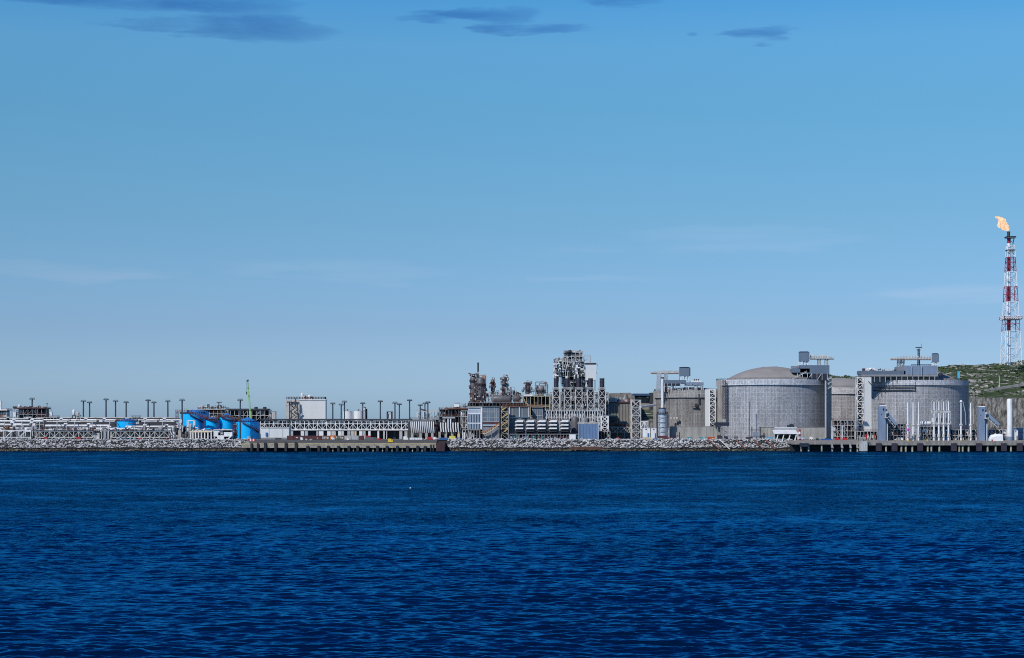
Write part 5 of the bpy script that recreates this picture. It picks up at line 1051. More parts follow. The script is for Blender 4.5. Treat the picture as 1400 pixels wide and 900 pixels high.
for p, q in ((244,562.5),(254,561.5),(257,563),(290,571),(294,571),(301,569.5),(309,570),(317,571),(325,574),(338,575.5)): equip(t, rnd.choice(['pipe','manifold','cabinet']), X(p,1241), 1241.5, Z(q,1241), 1.8, 2, S(rnd.uniform(2,4),1241), rnd.choice([MAROON,RUST,OFFW,GALV]), rnd)
# white frames and manifolds in front of the tanks
t = at('pipe_gantry', 'two nested white rectangular steel frames left of the leftmost big blue tank', 'steel frame', 242, 1222)
b = MB()
for (a,b_,c,d,Y) in ((234.5,246.5,573.5,582,1222),(238,247,578.5,584.5,1219),(256,265,575,588,1221)):
    for y in (Y, Y+4):
        b.bar((X(a,Y),y,G),(X(a,Y),y,Z(c,Y)),0.62); b.bar((X(b_,Y),y,G),(X(b_,Y),y,Z(c,Y)),0.62); b.bar((X(a,Y),y,Z(c,Y)),(X(b_,Y),y,Z(c,Y)),0.62); b.bar((X(a,Y),y,Z(d,Y)),(X(b_,Y),y,Z(d,Y)),0.5)
b.build('frame', WHITE, t)
MB().px(236,255,585,600,1228,0.4).build('backing_sheet', BLACK, t)  # black sheet added as shade behind the white frames
rnd = random.Random(21)
for i in range(20):
    p = 231+i*2.1; equip(t, rnd.choice(['pipe','vessel','manifold','pipe','cabinet']), X(p,1216), 1217, G if i % 2 else Z(rnd.uniform(588,592),1217), 2.2, 3, S(rnd.uniform(6,14),1217), rnd.choice([OFFW,GALV,INSUL,WHITE,DARK]), rnd)
t = at('pipe_manifold', 'row of white upright pipes with dark gaps below the leftmost big blue tank', 'pipe manifold', 274, 1204)
for p in (260.5,264,267.5,271.5,275.5,280,284.5,289): MB().cyl(X(p,1204),1204,G,Z(591.5,1204),0.52,n=10).build('riser_pipe', WHITE, t)
MB().tube([(X(259,1204),1204,Z(591,1204)),(X(290,1204),1204,Z(590.6,1204))],0.55,10).build('header_pipe', CREAM, t); MB().px(262,312,589.5,600.5,1208,0.4).build('backing_sheet', BLACK, t)  # black sheet paints the shaded gaps between the upright pipes
rnd = random.Random(3)
for i in range(16):
    p = 264+i*2.9; equip(t, rnd.choice(['pipe','manifold','vessel']), X(p,1205), 1206, Z(590.5,1205), 2.0, 2.5, S(rnd.uniform(2,5),1205), rnd.choice([OFFW,WHITE,RUST,GALV]), rnd)
MB().px(268,318,587.2,588,1206,3).build('walkway', MAROON, t)
t = at('duct_enclosure', 'white box enclosure with black L shaped opening in front of the blue tanks', 'enclosure', 305, 1196)
MB().px(292,298,588,597,1196,5).px(298.01,300,588,591.4,1196.01,5).px(297,306,595.4,601.2,1195.8,5).px(306.02,317.5,591,597,1196,5).px(292,317.5,587.3,588.3,1195.5,6).build('panel', WHITE, t)
MB().px(298,317,588.5,601,1199.5,0.3).build('backing_sheet', BLACK, t); MB().px(301,304.5,588.4,594,1197,2).build('inner_cabinet', OFFW, t); b = MB()  # black sheet paints the shade inside the enclosure opening
MB().bar((X(293,1197),1197,G),(X(293,1197),1197,Z(588,1197)),0.45).build('post', WHITE, t); b.bar((X(317.2,1197),1197,G),(X(317.2,1197),1197,Z(588,1197)),0.45)
b.bar((X(311,1195.5),1195.5,Z(601,1196)),(X(317.5,1195.5),1195.5,Z(595,1196)),0.7); b.build('frame', WHITE, t)
t = at('valve_stack', 'narrow violet brown valve stack between the box enclosure and the front blue tank', 'valve stack', 321, 1204)
module(t, 318.5, 324, 581, None, 1204, 4, 2, 4, 77, fm=MAROON, pal=(MAROON,OFFW,INSUL), rail=MAROON, dens=1, r=0.3)
# green mobile crane
t = at('mobile_crane', 'light green telescopic crane boom leaning left above the frontmost blue tank', 'crane', 344, 1262)
pa, pb = Vector((X(344.3,1262),1262,G+2.5)), Vector((X(338.6,1262),1262,Z(520.5,1262)))
for i,(f0,f1,w_) in enumerate(((0,0.45,1.35),(0.44,0.72,1.1),(0.71,1.0,0.85))): MB().bar(pa+(pb-pa)*f0, pa+(pb-pa)*f1, w_).build('boom_section', GREEN, t)
for f0 in (0.447,0.715,0.86): MB().bar(pa+(pb-pa)*f0, pa+(pb-pa)*(f0+0.008), 1.45).build('collar', DARK, t)
b = MB(); b.bar(pb+Vector((-0.7,0,-0.6)), pb+Vector((0.6,0,0.5)), 1.0); b.build('boom_head', DARK, t); b = MB(); b.bar(pb+Vector((-0.7,0,0)), pb+Vector((-0.7,0,-8)), 0.12); b.box(pb.x-1.1,pb.x-0.3,1261.7,1262.3,pb.z-10,pb.z-8); b.build('hook_line', DARK, t)
b = MB(); b.box(X(344,1262)-5,X(344,1262)+5,1260.7,1263.4,G+1,G+2.2); b.box(X(344,1262)+2,X(344,1262)+4.6,1260.9,1263.2,G+2.205,G+3.6); b.build('carrier', GREEN, t)
for sx in (-3.8,-2,2,3.8): MB().tube([(X(344,1262)+sx,1260.4,G+0.6),(X(344,1262)+sx,1263.7,G+0.6)],0.6,12).build('wheel', RUBBER, t)
# modules behind
t = pmod('process_module', 'cluttered process module with yellowish top rising behind the blue tanks', 'process module', 270,309,559.5,1370,14,7,6,111, fm=OFFW, pal=(OFFW,INSUL,MAROON,DARK,WHITE), rail=MAROON, back=DARK)
rnd = random.Random(4)
for i in range(13): equip(t, rnd.choice(['pipe','drum','manifold','vessel','cabinet']), X(272+i*2.8,1370), 1375, Z(559.3,1370), 2.4, 4, S(rnd.uniform(3,8.5),1370), rnd.choice([OFFW,CREAM,MAROON,DARK,RUST,GALV]), rnd)
MB().px(296,302.5,549.6,550.6,1370,4).px(298.6,299.6,550.61,559,1371,1).build('gantry', DARK, t); MB().px(271,308,559.2,560.2,1369,15).build('roof_deck', OFFW, t)
t = pmod('process_module', 'dark process module with two roof fans behind the green crane boom', 'process module', 309,368,561,1350,14,10,5,112, fm=OFFW, pal=(OFFW,INSUL,DARK,WHITE,STEEL), rail=None, back=DARK)
MB().px(312,366,558.8,560.6,1349,15).build('roof_deck', DARK, t)
for p in (350,362): MB().cyl(X(p,1354),1354,Z(558.8,1350)+.004,Z(556.4,1350),S(2.4,1350),n=14).build('roof_fan', DARK, t)
cabin('white block at the right end of the dark module behind the green crane', 367.5, 376.5, 562.5, 573, 1352, OFFW, None, 6, 'equipment_cabin', False)

# white shed, tall white building, silos
t = at('storage_shed', 'wide white panelled shed between the front blue tank and the maroon containers', 'shed', 376, 1206)
MB().px(356.5,395,585,598.5,1206,12).build('wall', CLAD, t); MB().px(356,395.5,584,584.95,1205.5,13).build('roof', OFFW, t); b = MB(); [b.px(p,p+0.6,585.3,598,1205.9,0.09) for p in (367.5,386.3)]; b.build('panel_joint', STEEL, t)
MB().px(356.5,395,598.55,602,1205.8,12).build('plinth', STEEL, t); MB().px(376,384,598.8,602,1205.3,0.4).build('dark_door', DARK, t); MB().px(363,365.5,591.5,596.5,1205.2,0.7).build('blue_unit', CBLUE, t)
t = at('tall_white_building', 'tall windowless white building with zigzag stair and maroon roof railing', 'building', 417, 1385)
MB().px(391,409.5,547,600,1384,9).build('annexe', OFFW, t); MB().px(409.6,445,547.5,600,1380,10).build('wall', CLAD, t); MB().px(409.2,445.5,546.3,547.45,1379.5,11).build('parapet', WHITE, t)
MB().rail([(X(392,1380),1380,Z(546,1380)),(X(444,1380),1380,Z(546,1380)),(X(444,1380),1389,Z(546,1380))],1.7,0.42,1.2).build('railing', MAROON, t)
sf = MB(); sf.zigzag(X(397,1378),X(403,1378),1376,1378,Z(573,1378),Z(550,1378),5,0.6); sf.zigzag(X(402.5,1378),X(408.5,1378),1375,1377,Z(573,1378),Z(556,1378),4,0.6); sf.build('stair', DARK, t)
MB().lattice(X(403,1377),1377,G,Z(550,1377),S(12,1377),4,9,0.22,2.4,2.4,cross=False).build('stair_frame', DARK, t); MB().px(403.4,404.8,545,556,1375,0.8).build('ladder', MAROON, t)
rnd = random.Random(6)
for i,(p,h) in enumerate(((412.5,9),(415,7),(417.5,5.5),(420,6),(422.5,6.5),(425.5,5))): equip(t, ['vessel','cabinet','pipe','drum','vessel','pipe'][i], X(p,1385), 1387, Z(546.3,1385), 2.6, 4, S(h,1385), [WHITE,OFFW,DARK,OFFW,WHITE,DARK][i], rnd)
for a, b_, lb in ((469,482,'left of two squat white silos beyond the long pipe rack'),(484,497.5,'right of two squat white silos, next to the grey chimney')):
    t = at('white_silo', lb, 'silo', (a+b_)/2, 1400, G, 'white silos'); MB().cyl(X((a+b_)/2,1400),1400,G,Z(562.2,1400),S((b_-a)/2,1400),n=32).build('shell', WHITE, t); MB().lathe(X((a+b_)/2,1400),1400,[(S((b_-a)/2,1400)+.1,Z(562.2,1400)+.004),(0.3,Z(561.2,1400))],32).build('roof', OFFW, t)
    MB().bar((X((a+b_)/2-1,1394),1393,Z(573,1394)),(X((a+b_)/2-1,1394),1393,Z(561.5,1394)),0.3).build('ladder', GALV, t); MB().cyl(X((a+b_)/2-0.5,1399),1399,Z(561.3,1400),Z(559.8,1400),0.5,n=8).build('vent', DARK, t)
t = at('small_chimney', 'short dark grey chimney touching the right white silo', 'chimney', 499, 1376); MB().cyl(X(498.4,1376),1376,G,Z(560.5,1376),S(1.7,1376),n=16).build('stack', GALV, t); MB().px(500,502,559,574,1377,2).build('side_duct', DARK, t); MB().cyl(X(499,1376),1376,Z(560.4,1376),Z(556.5,1376),0.6,n=10).build('tip', DARK, t); MB().vessel(X(498.4,1376),1375.5,Z(561,1376),Z(558.6,1376),0.9).build('cap', WHITE, t)
t = at('small_portal', 'small maroon and white portal frame on the skyline between mast pairs', 'portal', 532.5, 1330); b = MB(); b.px(528.5,530.5,563.5,573,1330,3).px(534.5,536.5,563.5,573,1330,3).px(528.5,536.5,562.7,563.45,1329.5,4); [b.px(p,p+0.8,573.05,600,1331,1) for p in (529,535.2)]; b.build('frame', MAROON, t); MB().px(531,534.2,566,572,1331,2).build('panel', WHITE, t)

# main long pipe rack
t = at('main_pipe_rack', 'long two storey white trussed pipe rack with dark roof edge behind the containers', 'pipe rack', 460, 1250)
Y = 1250; MB().px(355,562,572.8,574.8,Y-1,16).build('roof_deck', DARK, t); b = MB()
n = 34
for i in range(n+1):
    p = 356+205*i/n
    for y in (Y, Y+14): b.bar((X(p,Y),y,Z(588.5,Y) if i % 2 else G),(X(p,Y),y,Z(574.8,Y)),0.42)
b.build('frame', WHITE, t); b = MB(); b.truss(X(356,Y),X(561,Y),Y-0.15,Y-0.15,Z(587.5,Y),Z(579.5,Y),n,0.34); b.build('truss', WHITE, t)
for i,(py,y,r,m) in enumerate(((576.6,Y+2,0.75,WHITE),(577.4,Y+6,0.8,PALEB),(580.5,Y+5,0.45,OFFW),(584,Y+4,0.4,STEEL),(586.8,Y+3,0.5,OFFW),(589.5,Y+2.5,0.35,GALV))):
    MB().tube(pipe_path(356,560,py,y,200+i,every=19+i*5,r=r),r,8).build('pipe', m, t)
MB().px(356,562,578.8,588,Y+8,0.4).build('backing_sheet', DARK, t)  # dark sheet added to paint the shaded interior of the rack
for k in range(30):
    rnd = random.Random(k+500); p = 358+k*6.8; equip(t, rnd.choice(['pipe','drum','manifold']), X(p,Y+1), Y+1.6, Z(579.3,Y), 3.0, 2.5, S(rnd.uniform(2,4.5),Y), rnd.choice([OFFW,WHITE,DARK,INSUL]), rnd)
t = at('service_building', 'low white service building with dark bays under the long pipe rack', 'building', 480, 1236)
MB().px(396,562,588.8,602,1242,8).build('wall', DARK, t); MB().px(396,562,588,588.75,1235.5,15).build('roof', OFFW, t)  # dark wall colour carries the shade of the open bays
for a, b_, m in ((396,400.5,OFFW),(411.2,415.8,WHITE),(417,420.8,PALEB),(432.5,435,GALV),(435.8,442,WHITE),(447.2,452,WHITE),(453,459,OFFW),(462.3,466,WHITE),(466.4,470,OFFW),(475,479,GALV),(480,483.6,OFFW),(484.6,487.2,CREAM),(491.2,495,WHITE),(495.6,499.6,OFFW),(503.5,506.5,WHITE),(516,518.3,WHITE),(524,526,OFFW),(528,529.2,OFFW),(546,550,GALV),(553,557,OFFW)): MB().px(a,b_,589,602,1236,4).build('bay_pier', m, t)
for a, b_ in ((402,411),(421.2,432),(442.4,447),(459.2,462),(487.5,491),(537,541.5)): MB().px(a,b_,589.3,602,1240,0.5).build('bay_shade', NAVY, t)  # navy sheets paint the shade of the open bays

# containers and vehicles on the quay
CY = 1186
GRP = 'containers on the quay apron'
def ct(a, b, m, lb, p0=595.8, p1=602.3, marks=()):
    t = container(a, b, p0, p1, CY, m, lb, group=GRP, d=2.6)
    for q, w_, c, d in marks: MB().px(q, q+w_, c, d, CY-0.06, 0.06).build('marking', OFFW, t)
    return t
BROWN = mat('brown container paint', (0.15,0.085,0.055), 0.6, 0.25, 0.5)
ct(392.2,401.5,MAROON,'maroon container at the left end of the container row by the white shed',marks=((403-9.5,0.1,599,599.1),))
ct(402,411.2,MAROON,'maroon container with a white mark, second from the white shed',marks=((404.5,3,597.6,599.2),))
ct(411.6,425,MAROON,'long maroon container without marks in the middle of the maroon run')
ct(425.4,439.6,MAROON,'long maroon container touching the brown container with white patches',marks=((433.5,1.2,598.6,599.8),))
ct(440,450.6,BROWN,'brown container with a row of white patches',marks=((440.8,1.2,597,600),(442.6,1.6,597.3,600.2),(445,1.2,597,599.6),(447,2.2,597.6,600)))
ct(451,457.6,ORANGE,'plain orange container between two brown containers with white patches',595.4)
ct(458,470.4,BROWN,'brown orange container with many white patches right of the orange one',marks=((459,1.5,597,599.5),(461.5,2,597.4,599.8),(464.5,1.3,597,599.4),(467,2,597.6,599.8)))
ct(470.8,480.6,OFFW,'dirty white container in the row right of the brown ones',marks=())
ct(481,490.2,GALV,'grey container left of the bright red end container',marks=((484,2,598,600),))
ct(490.6,497.4,MAROON,'dark red container right of the grey container')
ct(499.5,507,RED,'bright red container at the right end of the container row')
o = MB(); o.hexa([(X(497,1180),1180,6.9),(X(516,1180),1180,6.9),(X(516,1184),1184,6.9),(X(497,1184),1184,6.9),(X(500,1180.6),1180.6,9.4),(X(514.5,1180.6),1180.6,9.1),(X(514,1183.6),1183.6,9.1),(X(500.5,1183.6),1183.6,9.4)]); tag(o.build('gravel_heap', DROCK, smooth=False), 'dark grey heap on the quay in front of the bright red container', 'heap')
vehicle(410.5,414.5,602.6,1178,WHITE,'small white van before the second maroon container','van','van'); vehicle(417,420.5,602.8,1177,OFFW,'small white car before the long plain maroon container','car','car'); vehicle(423,427,603,1177,PALEB,'pale car on the quay right of a small white car','car','car')
vehicle(452.5,457.5,602,1180,WHITE,'white van parked against the orange container','van','van'); vehicle(461.5,464.5,602.8,1178,mat('green tractor paint',(0.01,0.12,0.07),0.5),'small dark green van before the brown containers','van','van'); vehicle(474,477,603,1178,WHITE,'white van before the dirty white container','van','van')
container(516.2,520.2,599.4,604,1178,RED,'red skip with dark base standing alone on the quay','skip',name='skip')
vehicle(530.5,537,605.8,1163,YELLOW,'bright yellow truck on the quay edge','truck','truck')
vehicle(551.5,558,602.6,1186,WHITE,'white truck with tall box body at the end of the quay','truck','truck')
for i,(a,lb) in enumerate(((560,'white tote box nearest the white truck'),(563.5,'second white tote box from the white truck'),(567,'middle white tote box in the row of five'),(570.5,'fourth white tote box from the white truck'),(574,'last white tote box, nearest the red van'))): container(a,a+3.1,598.6,602.6,1184,WHITE,lb,'tote box','white tote boxes on the shore',name='tote_box')
vehicle(584,591.5,602.2,1186,RED,'red van at the right end of the white tote boxes','van','van'); vehicle(592.5,597.5,602.2,1187,WHITE,'white van right behind the red van','van','van')
container(600.5,613.5,598.6,601.8,1186,CBLUE,'long blue container left of the yellow cabin'); container(614,622.5,596.2,601.2,1185,mat('pale yellow paint',(0.70,0.62,0.12),0.5,0.1),'pale yellow site cabin between two blue containers','cabin',name='site_cabin'); container(624,630.5,598.4,601.8,1187,mat('deep blue paint',(0.012,0.06,0.22),0.5,0.1),'short deep blue container right of the yellow cabin')
t = at('barrier', 'red and white striped barrier block on the quay below the frontmost blue tank', 'barrier', 345, 1172, Z(604.5,1172))
for i in range(5): MB().px(339.5+i*2,341.5+i*2-0.02,600.2,604.5,1172,1.2).build('stripe_block', (RED,WHITE)[i%2], t)
container(336,341,603,612,1156,CONC,'square pale concrete block at the left end of the service quay','concrete block',name='concrete_block',d=2)
vehicle(338,343,601.6,1186,OFFW,'beige van below the foot of the frontmost blue tank','van','van')
container(60,64,597.6,600.8,1184,RED,'small red skip under the far left zigzag truss','skip',name='skip'); container(104.5,110,597.4,600.6,1184,RED,'brighter red skip under the right part of the far left truss','skip',name='skip')
container(188.5,193.5,598.6,602.6,1180,RED,'red skip on the rubble crest under the second truss','skip',name='skip'); container(229.5,232.5,600,603,1180,RED,'tiny red skip at the right end of the second truss','skip',name='skip')
for p, lb in ((163.5,'blue drum under the left end of the second truss'),(171,'blue drum right of another under the second truss')):
    o = MB(); o.cyl(X(p+1,1186),1186,G,Z(597.9,1186),0.6,n=12); o.cyl(X(p+1,1186),1186,Z(597.9,1186)+.003,Z(597.6,1186),0.5,n=12); tag(o.build('drum', CBLUE), lb, 'drum')
# seabird-sized buoy
o = MB(); Yb = 491; o.lathe(X(561,Yb),Yb,[(0.05,-0.3),(0.2,-0.05),(0.24,0.14),(0.14,0.30),(0.05,0.34)],12); tag(o.build('buoy', CREAM), 'tiny pale buoy floating alone on the open water', 'buoy')

# ------------------------------------------------------------------ pipe risers and middle process area
t = at('pipe_riser_bank', 'bank of curved white pipe risers under a pale header, above the red van', 'pipe riser bank', 577, 1226)
MB().tube([(X(558,1226),1226,Z(576,1226)),(X(592,1226),1226,Z(575.6,1226))],0.7,10).build('header_pipe', OFFW, t)
for i in range(13):
    p = 562+i*2.55; MB().tube([(X(p,1224),1224,Z(576.6,1224)),(X(p,1223.5),1223.5,Z(581,1224)),(X(p+0.5,1223.5),1223.5,Z(587,1224)),(X(p+1.1,1225),1225,Z(591.5,1224))],0.42,8).build('riser_pipe', WHITE, t)
for p in (563.5,575,583,591): MB().px(p-1.7,p+1.7,591,602,1225,4).build('pier', CONC, t)
MB().px(558,594,577,602,1231,0.4).build('backing_sheet', DARK, t); b = MB(); b.px(558,594,574.5,575.2,1224,8); b.build('deck', STEEL, t); MB().px(590.5,598,580,602,1228,3).build('red_panel', MAROON, t)  # dark sheet stands in for shade behind the curved risers
t = at('pipe_riser_bank', 'bank of white pipe risers with four concrete piers above the yellow cabin', 'pipe riser bank', 614, 1224)
for i in range(8):
    p = 602.5+i*3.4; tall = i in (3,4); MB().tube([(X(p,1223),1223,Z(572 if tall else 578,1223)),(X(p,1222.5),1222.5,Z(584,1223)),(X(p+0.8,1223),1223,Z(590.5,1223))],0.48,8).build('riser_pipe', WHITE, t)
for p in (601,609.5,618.2,627): MB().px(p-1.6,p+1.6,590.5,602,1224,4).build('pier', CREAM if p > 620 else CONC, t)
MB().px(598,632,577,602,1230,0.4).build('backing_sheet', BLACK, t); MB().px(605,622,571,572,1222,6).build('deck', WHITE, t)  # black sheet paints the shade behind risers and piers
t = pmod('roof_platform', 'white post platform with cream railing on the skyline right of the long pipe rack', 'platform', 570,602,563,1320,10,7,1,121,bottom=573.5, fm=WHITE, pal=(STEEL,OFFW,WHITE), rail=CREAM, dens=0.7, brace=0, kinds=['pipe','manifold','pipe'])
pmod('process_module', 'cluttered pipe module behind the curved white risers', 'process module', 560,600,573.6,1300,12,8,4,122, fm=OFFW, pal=MIX, rail=MAROON, back=DARK)
t = pmod('process_module', 'rusty railed process module stepping up to the grey towers', 'process module', 600,640,560,1262,12,9,4,123, fm=INSUL, pal=(OFFW,MAROON,INSUL,RUST,WHITE,STEEL), rail=RUST, back=DARK, dens=1.0)
MB().px(612,640,558.2,559.6,1261,14).build('roof_deck', RUST, t); MB().px(620.5,628,552,556.6,1263,4).build('cabinet', WHITE, t); MB().px(621,628.5,550,551.95,1262.8,5).build('cabinet_roof', PALEB, t)
rnd = random.Random(14)
for i in range(16): equip(t, rnd.choice(['pipe','vessel','pipe','manifold','drum']), X(603+i*2.5,1262), 1265, Z(560 if i > 4 else 563,1262), 2.0, 3, S(rnd.uniform(4,8)+max(0,i-8)*0.6,1262), rnd.choice([OFFW,INSUL,RUST,MAROON,WHITE,STEEL]), rnd)
pmod('pipe_module', 'dense maroon and white pipework left of the pale louvred building', 'pipe module', 630,642,562,1228,10,4,5,124, fm=OFFW, pal=(OFFW,MAROON,INSUL,WHITE,STEEL), rail=MAROON, back=DARK, dens=1.0)
pmod('pipe_module', 'low white and dark pipework on the ground below the pale louvred building', 'pipe module', 632,656,588,1206,8,6,1,125, fm=OFFW, pal=(OFFW,WHITE,INSUL), rail=None, back=BLACK, dens=1.0, toprail=False)

t = at('louvred_building', 'pale blue grey building with vertical fins raised on dark legs', 'building', 648, 1214)
MB().px(640,657,557.5,587,1214,14).build('wall', PALEB, t); MB().px(639.5,659.5,556,557.45,1213,16).build('roof', OFFW, t); b = MB(); b.px(640.3,656.8,567.5,577,1213.7,0.29); b.px(640.3,656.8,580.5,586.6,1213.7,0.29); b.build('glazing', GLASSY, t)
b = MB(); [b.px(641+i*2.2,641.9+i*2.2,567,587,1213.3,0.39) for i in range(8)]; b.build('fin', PALEB, t); b = MB(); b.px(639.8,657.2,565,566.6,1213.2,0.7); b.px(639.8,657.2,578.2,579.4,1213.2,0.7); b.px(640,657,559.5,560.3,1213.6,0.35); b.px(640,657,562,562.8,1213.6,0.35); b.build('band', WHITE, t); MB().px(657.2,659,557.5,587.2,1213,1.2).build('corner_post', WHITE, t)
for p in (642,648.5,655): MB().px(p,p+2,587.2,602,1216,3).build('leg', NAVY, t)
MB().px(640,659,588,602,1222,0.4).build('undercroft_shade', BLACK, t)  # black sheet paints the shade under the raised building
def clad(label, a, b_, c, d, Y, dep, nv, rows, m=STEEL, mull=GALV):
    t = at('clad_building', label, 'building', (a+b_)/2, Y); MB().px(a,b_,c,602,Y,dep).build('wall', m, t); MB().px(a-0.5,b_+0.5,c-1.2,c-0.05,Y-0.8,dep+1.6).build('roof', INSUL, t)
    g = MB(); f = MB()
    for (r0,r1) in rows:
        for i in range(nv):
            w_ = (b_-a)/nv; g.px(a+w_*i+w_*0.12, a+w_*(i+1)-w_*0.12, r0, r1, Y-0.15, 0.147)
        f.px(a+0.2,b_-0.2,r1+0.1,r1+0.8,Y-0.3,0.297)
    for i in range(nv+1): f.px(a+(b_-a-0.5)*i/nv, a+(b_-a-0.5)*i/nv+0.5, rows[0][0]-0.5, rows[-1][1]+0.05, Y-0.25, 0.247)
    g.build('glazing', mat('dull clad glazing', (0.13,0.165,0.20), 0.4, 0.25, 0.4), t); f.build('mullion', mull, t); return t
t = clad('grey clad building with window rows and a pale blue band, right of the louvred one', 659.6,682.5,556.5,602,1213.4,20,7,((558,562),(564,571),(572,576)))
MB().px(660,682,577.5,579.5,1212.9,0.49).build('red_band', MAROON, t); MB().px(660,682,580.5,582.4,1212.6,0.79).build('pale_band', PALEB, t)
t = at('outdoor_stair', 'orange railed stair climbing right across the grey clad building', 'stair', 669, 1210)
pts_ = [(653,592.4),(664,592.4),(672,588),(676,584.6),(682.5,581)]; b = MB(); rl = MB()
for (a,c),(a2,c2) in zip(pts_, pts_[1:]):
    b.hexa([(X(a,1210),1210,Z(c+1,1210)),(X(a2,1210),1210,Z(c2+1,1210)),(X(a2,1210),1211.6,Z(c2+1,1210)),(X(a,1210),1211.6,Z(c+1,1210)),(X(a,1210),1210,Z(c,1210)),(X(a2,1210),1210,Z(c2,1210)),(X(a2,1210),1211.6,Z(c2,1210)),(X(a,1210),1211.6,Z(c,1210))]); rl.rail([(X(a,1210),1210,Z(c,1210)),(X(a2,1210),1210,Z(c2,1210))],1.2,0.28,1.4)
b.build('flight', CREAM, t); rl.build('railing', ORANGE, t); b = MB(); [b.bar((X(p,1211),1211,G),(X(p,1211),1211,Z(q+1,1211)),0.35) for p,q in ((656,592.4),(664,592.4),(672,588),(681,582))]; b.build('support_frame', STEEL, t)
t = at('stair_tower', 'yellow and white zigzag stair tower between the two grey clad buildings', 'stair tower', 689.5, 1214)
MB().zigzag(X(686,1214),X(694,1214),1214,1216,G+4,Z(556.5,1214),7,0.7).build('stair', mat('faded yellow steel', (0.55,0.40,0.16), 0.6, 0.3, 0.6, dirt=0.3), t); MB().lattice(X(690,1215.5),1216,G,Z(555.5,1216),S(9.5,1216),S(9.5,1216),6,0.3,3,3,cross=False).build('frame', OFFW, t); MB().px(683.5,696,556,602,1220,0.4).build('backing_sheet', DARK, t); MB().px(687,742,555.3,556.2,1213.5,5).build('walkway', RUST, t); MB().rail([(X(687,1213),1213.6,Z(555.3,1213)),(X(742,1213),1213.6,Z(555.3,1213))],1.3,0.25,1.8).build('railing', RUST, t)  # dark sheet behind the flights is painted shade
t = clad('grey clad building with white mullions above the first louvred air intakes', 696,724,557,602,1226,18,6,((559,570.5),(572.5,577)))
b = MB(); [b.px(p,p+1.1,557.2,583,1225.2,0.5) for p in (696,709.5,722.5)]; b.px(696,724,570.6,571.6,1225.1,0.6); b.build('white_frame', WHITE, t)
clad('smaller grey clad building right of the other, behind the middle air intakes', 728,742,558,602,1232,14,4,((560,568),(569.5,575)))

# upper deck equipment: columns, drums
def column(label, px, r, top, bot, Y, m=INSUL, gals=(), name='process_column'):
    t = at(name, label, 'process column', px, Y, Z(bot,Y)); x = X(px,Y); R = S(r,Y); z0, z1 = Z(bot,Y), Z(top,Y)
    MB().vessel(x,Y,z0+1,z1,R,20).build('shell', m, t); MB().cyl(x,Y,G if bot > 560 else z0,z0+1.8,R*0.8,n=16).build('skirt', INSUL, t)
    for g, k in gals:
        ga = MB().cyl(x,Y,Z(g,Y)-0.35,Z(g,Y),R*k,n=16).build('gallery', DARK, t); MB().rail([(x+R*k*math.cos(a*PI/5),Y+R*k*math.sin(a*PI/5),Z(g,Y)) for a in range(10)],1.3,0.28,1.5,True).build('gallery_railing', MAROON, ga)
    b = MB(); b.tube([(x-R*0.3,Y,z1-0.3),(x-R*0.3,Y,z1+1.3),(x+R*1.25,Y-0.2,z1+1.0),(x+R*1.25,Y-0.2,z0+2)],0.35,8); b.build('pipe', STEEL, t)
    b = MB(); [b.bar((x-R*1.05,Y-R*0.3,z0),(x-R*1.05,Y-R*0.3,z1),0.2)]; [b.bar((x-R*1.05,Y-R*0.3,z0+k),(x-R*0.9,Y-R*0.6,z0+k),0.35) for k in range(2,int(z1-z0),2)]; b.build('ladder', MAROON, t)
    return t
column('left of the two fat dark grey columns, with a pale ladder', 647.3, 4.2, 514.5, 553, 1300, gals=((540,1.35),(522,1.3),(514,1.15)))
column('right and fatter of the two dark grey columns, beside the thin tall stack', 657.2, 5.6, 516, 553, 1296, gals=((527,1.2),(545,1.25)))
t = at('thin_stack', 'thin tall dark stack rising behind the two fat grey columns', 'stack', 653.6, 1308, Z(553,1308)); MB().cyl(X(653.6,1308),1308,Z(553,1308),Z(496.3,1308),S(1.15,1308),n=12).build('pipe', mat('dark green grey stack', (0.045,0.055,0.055), 0.6), t); MB().cyl(X(653.6,1308),1308,Z(497,1308),Z(495.9,1308),S(1.4,1308),n=12).build('tip_ring', DARK, t)
t = at('orange_unit', 'small orange box unit at the top right of the fat grey columns', 'box unit', 661, 1303, Z(520,1303)); MB().px(658.5,663,512.5,519,1303,3).build('panel', mat('faded orange panel',(0.42,0.22,0.13),0.6,0.2), t); b = MB(); b.bar((X(663.2,1303),1304,Z(553,1303)),(X(663.2,1303),1304,Z(512,1303)),0.4); b.bar((X(658.6,1303),1304.5,Z(519,1303)),(X(663.2,1303),1304.5,Z(519,1303)),0.4); b.build('frame', MAROON, t)
column('slim dark column with two galleries left of the horizontal drum top', 673.5, 2.0, 518.5, 540, 1305, gals=((530,2.3),(525,1.5)))
column('bulky dark column with flared galleries above the big horizontal drum', 689.8, 3.0, 515, 541, 1305, gals=((533,1.9),(526,1.7),(519,2.0)))
column('dark grey column with galleries left of the domed vessel', 721.5, 3.1, 523, 541, 1290, gals=((532.5,2.0),(525.5,1.5)))
column('fat domed grey vessel under a bent pipe at the deck right end', 739, 5.4, 526.5, 542, 1290, m=mat('light grey insulation',(0.24,0.24,0.255),0.4,0.12), gals=((535.5,1.25),), name='domed_vessel')
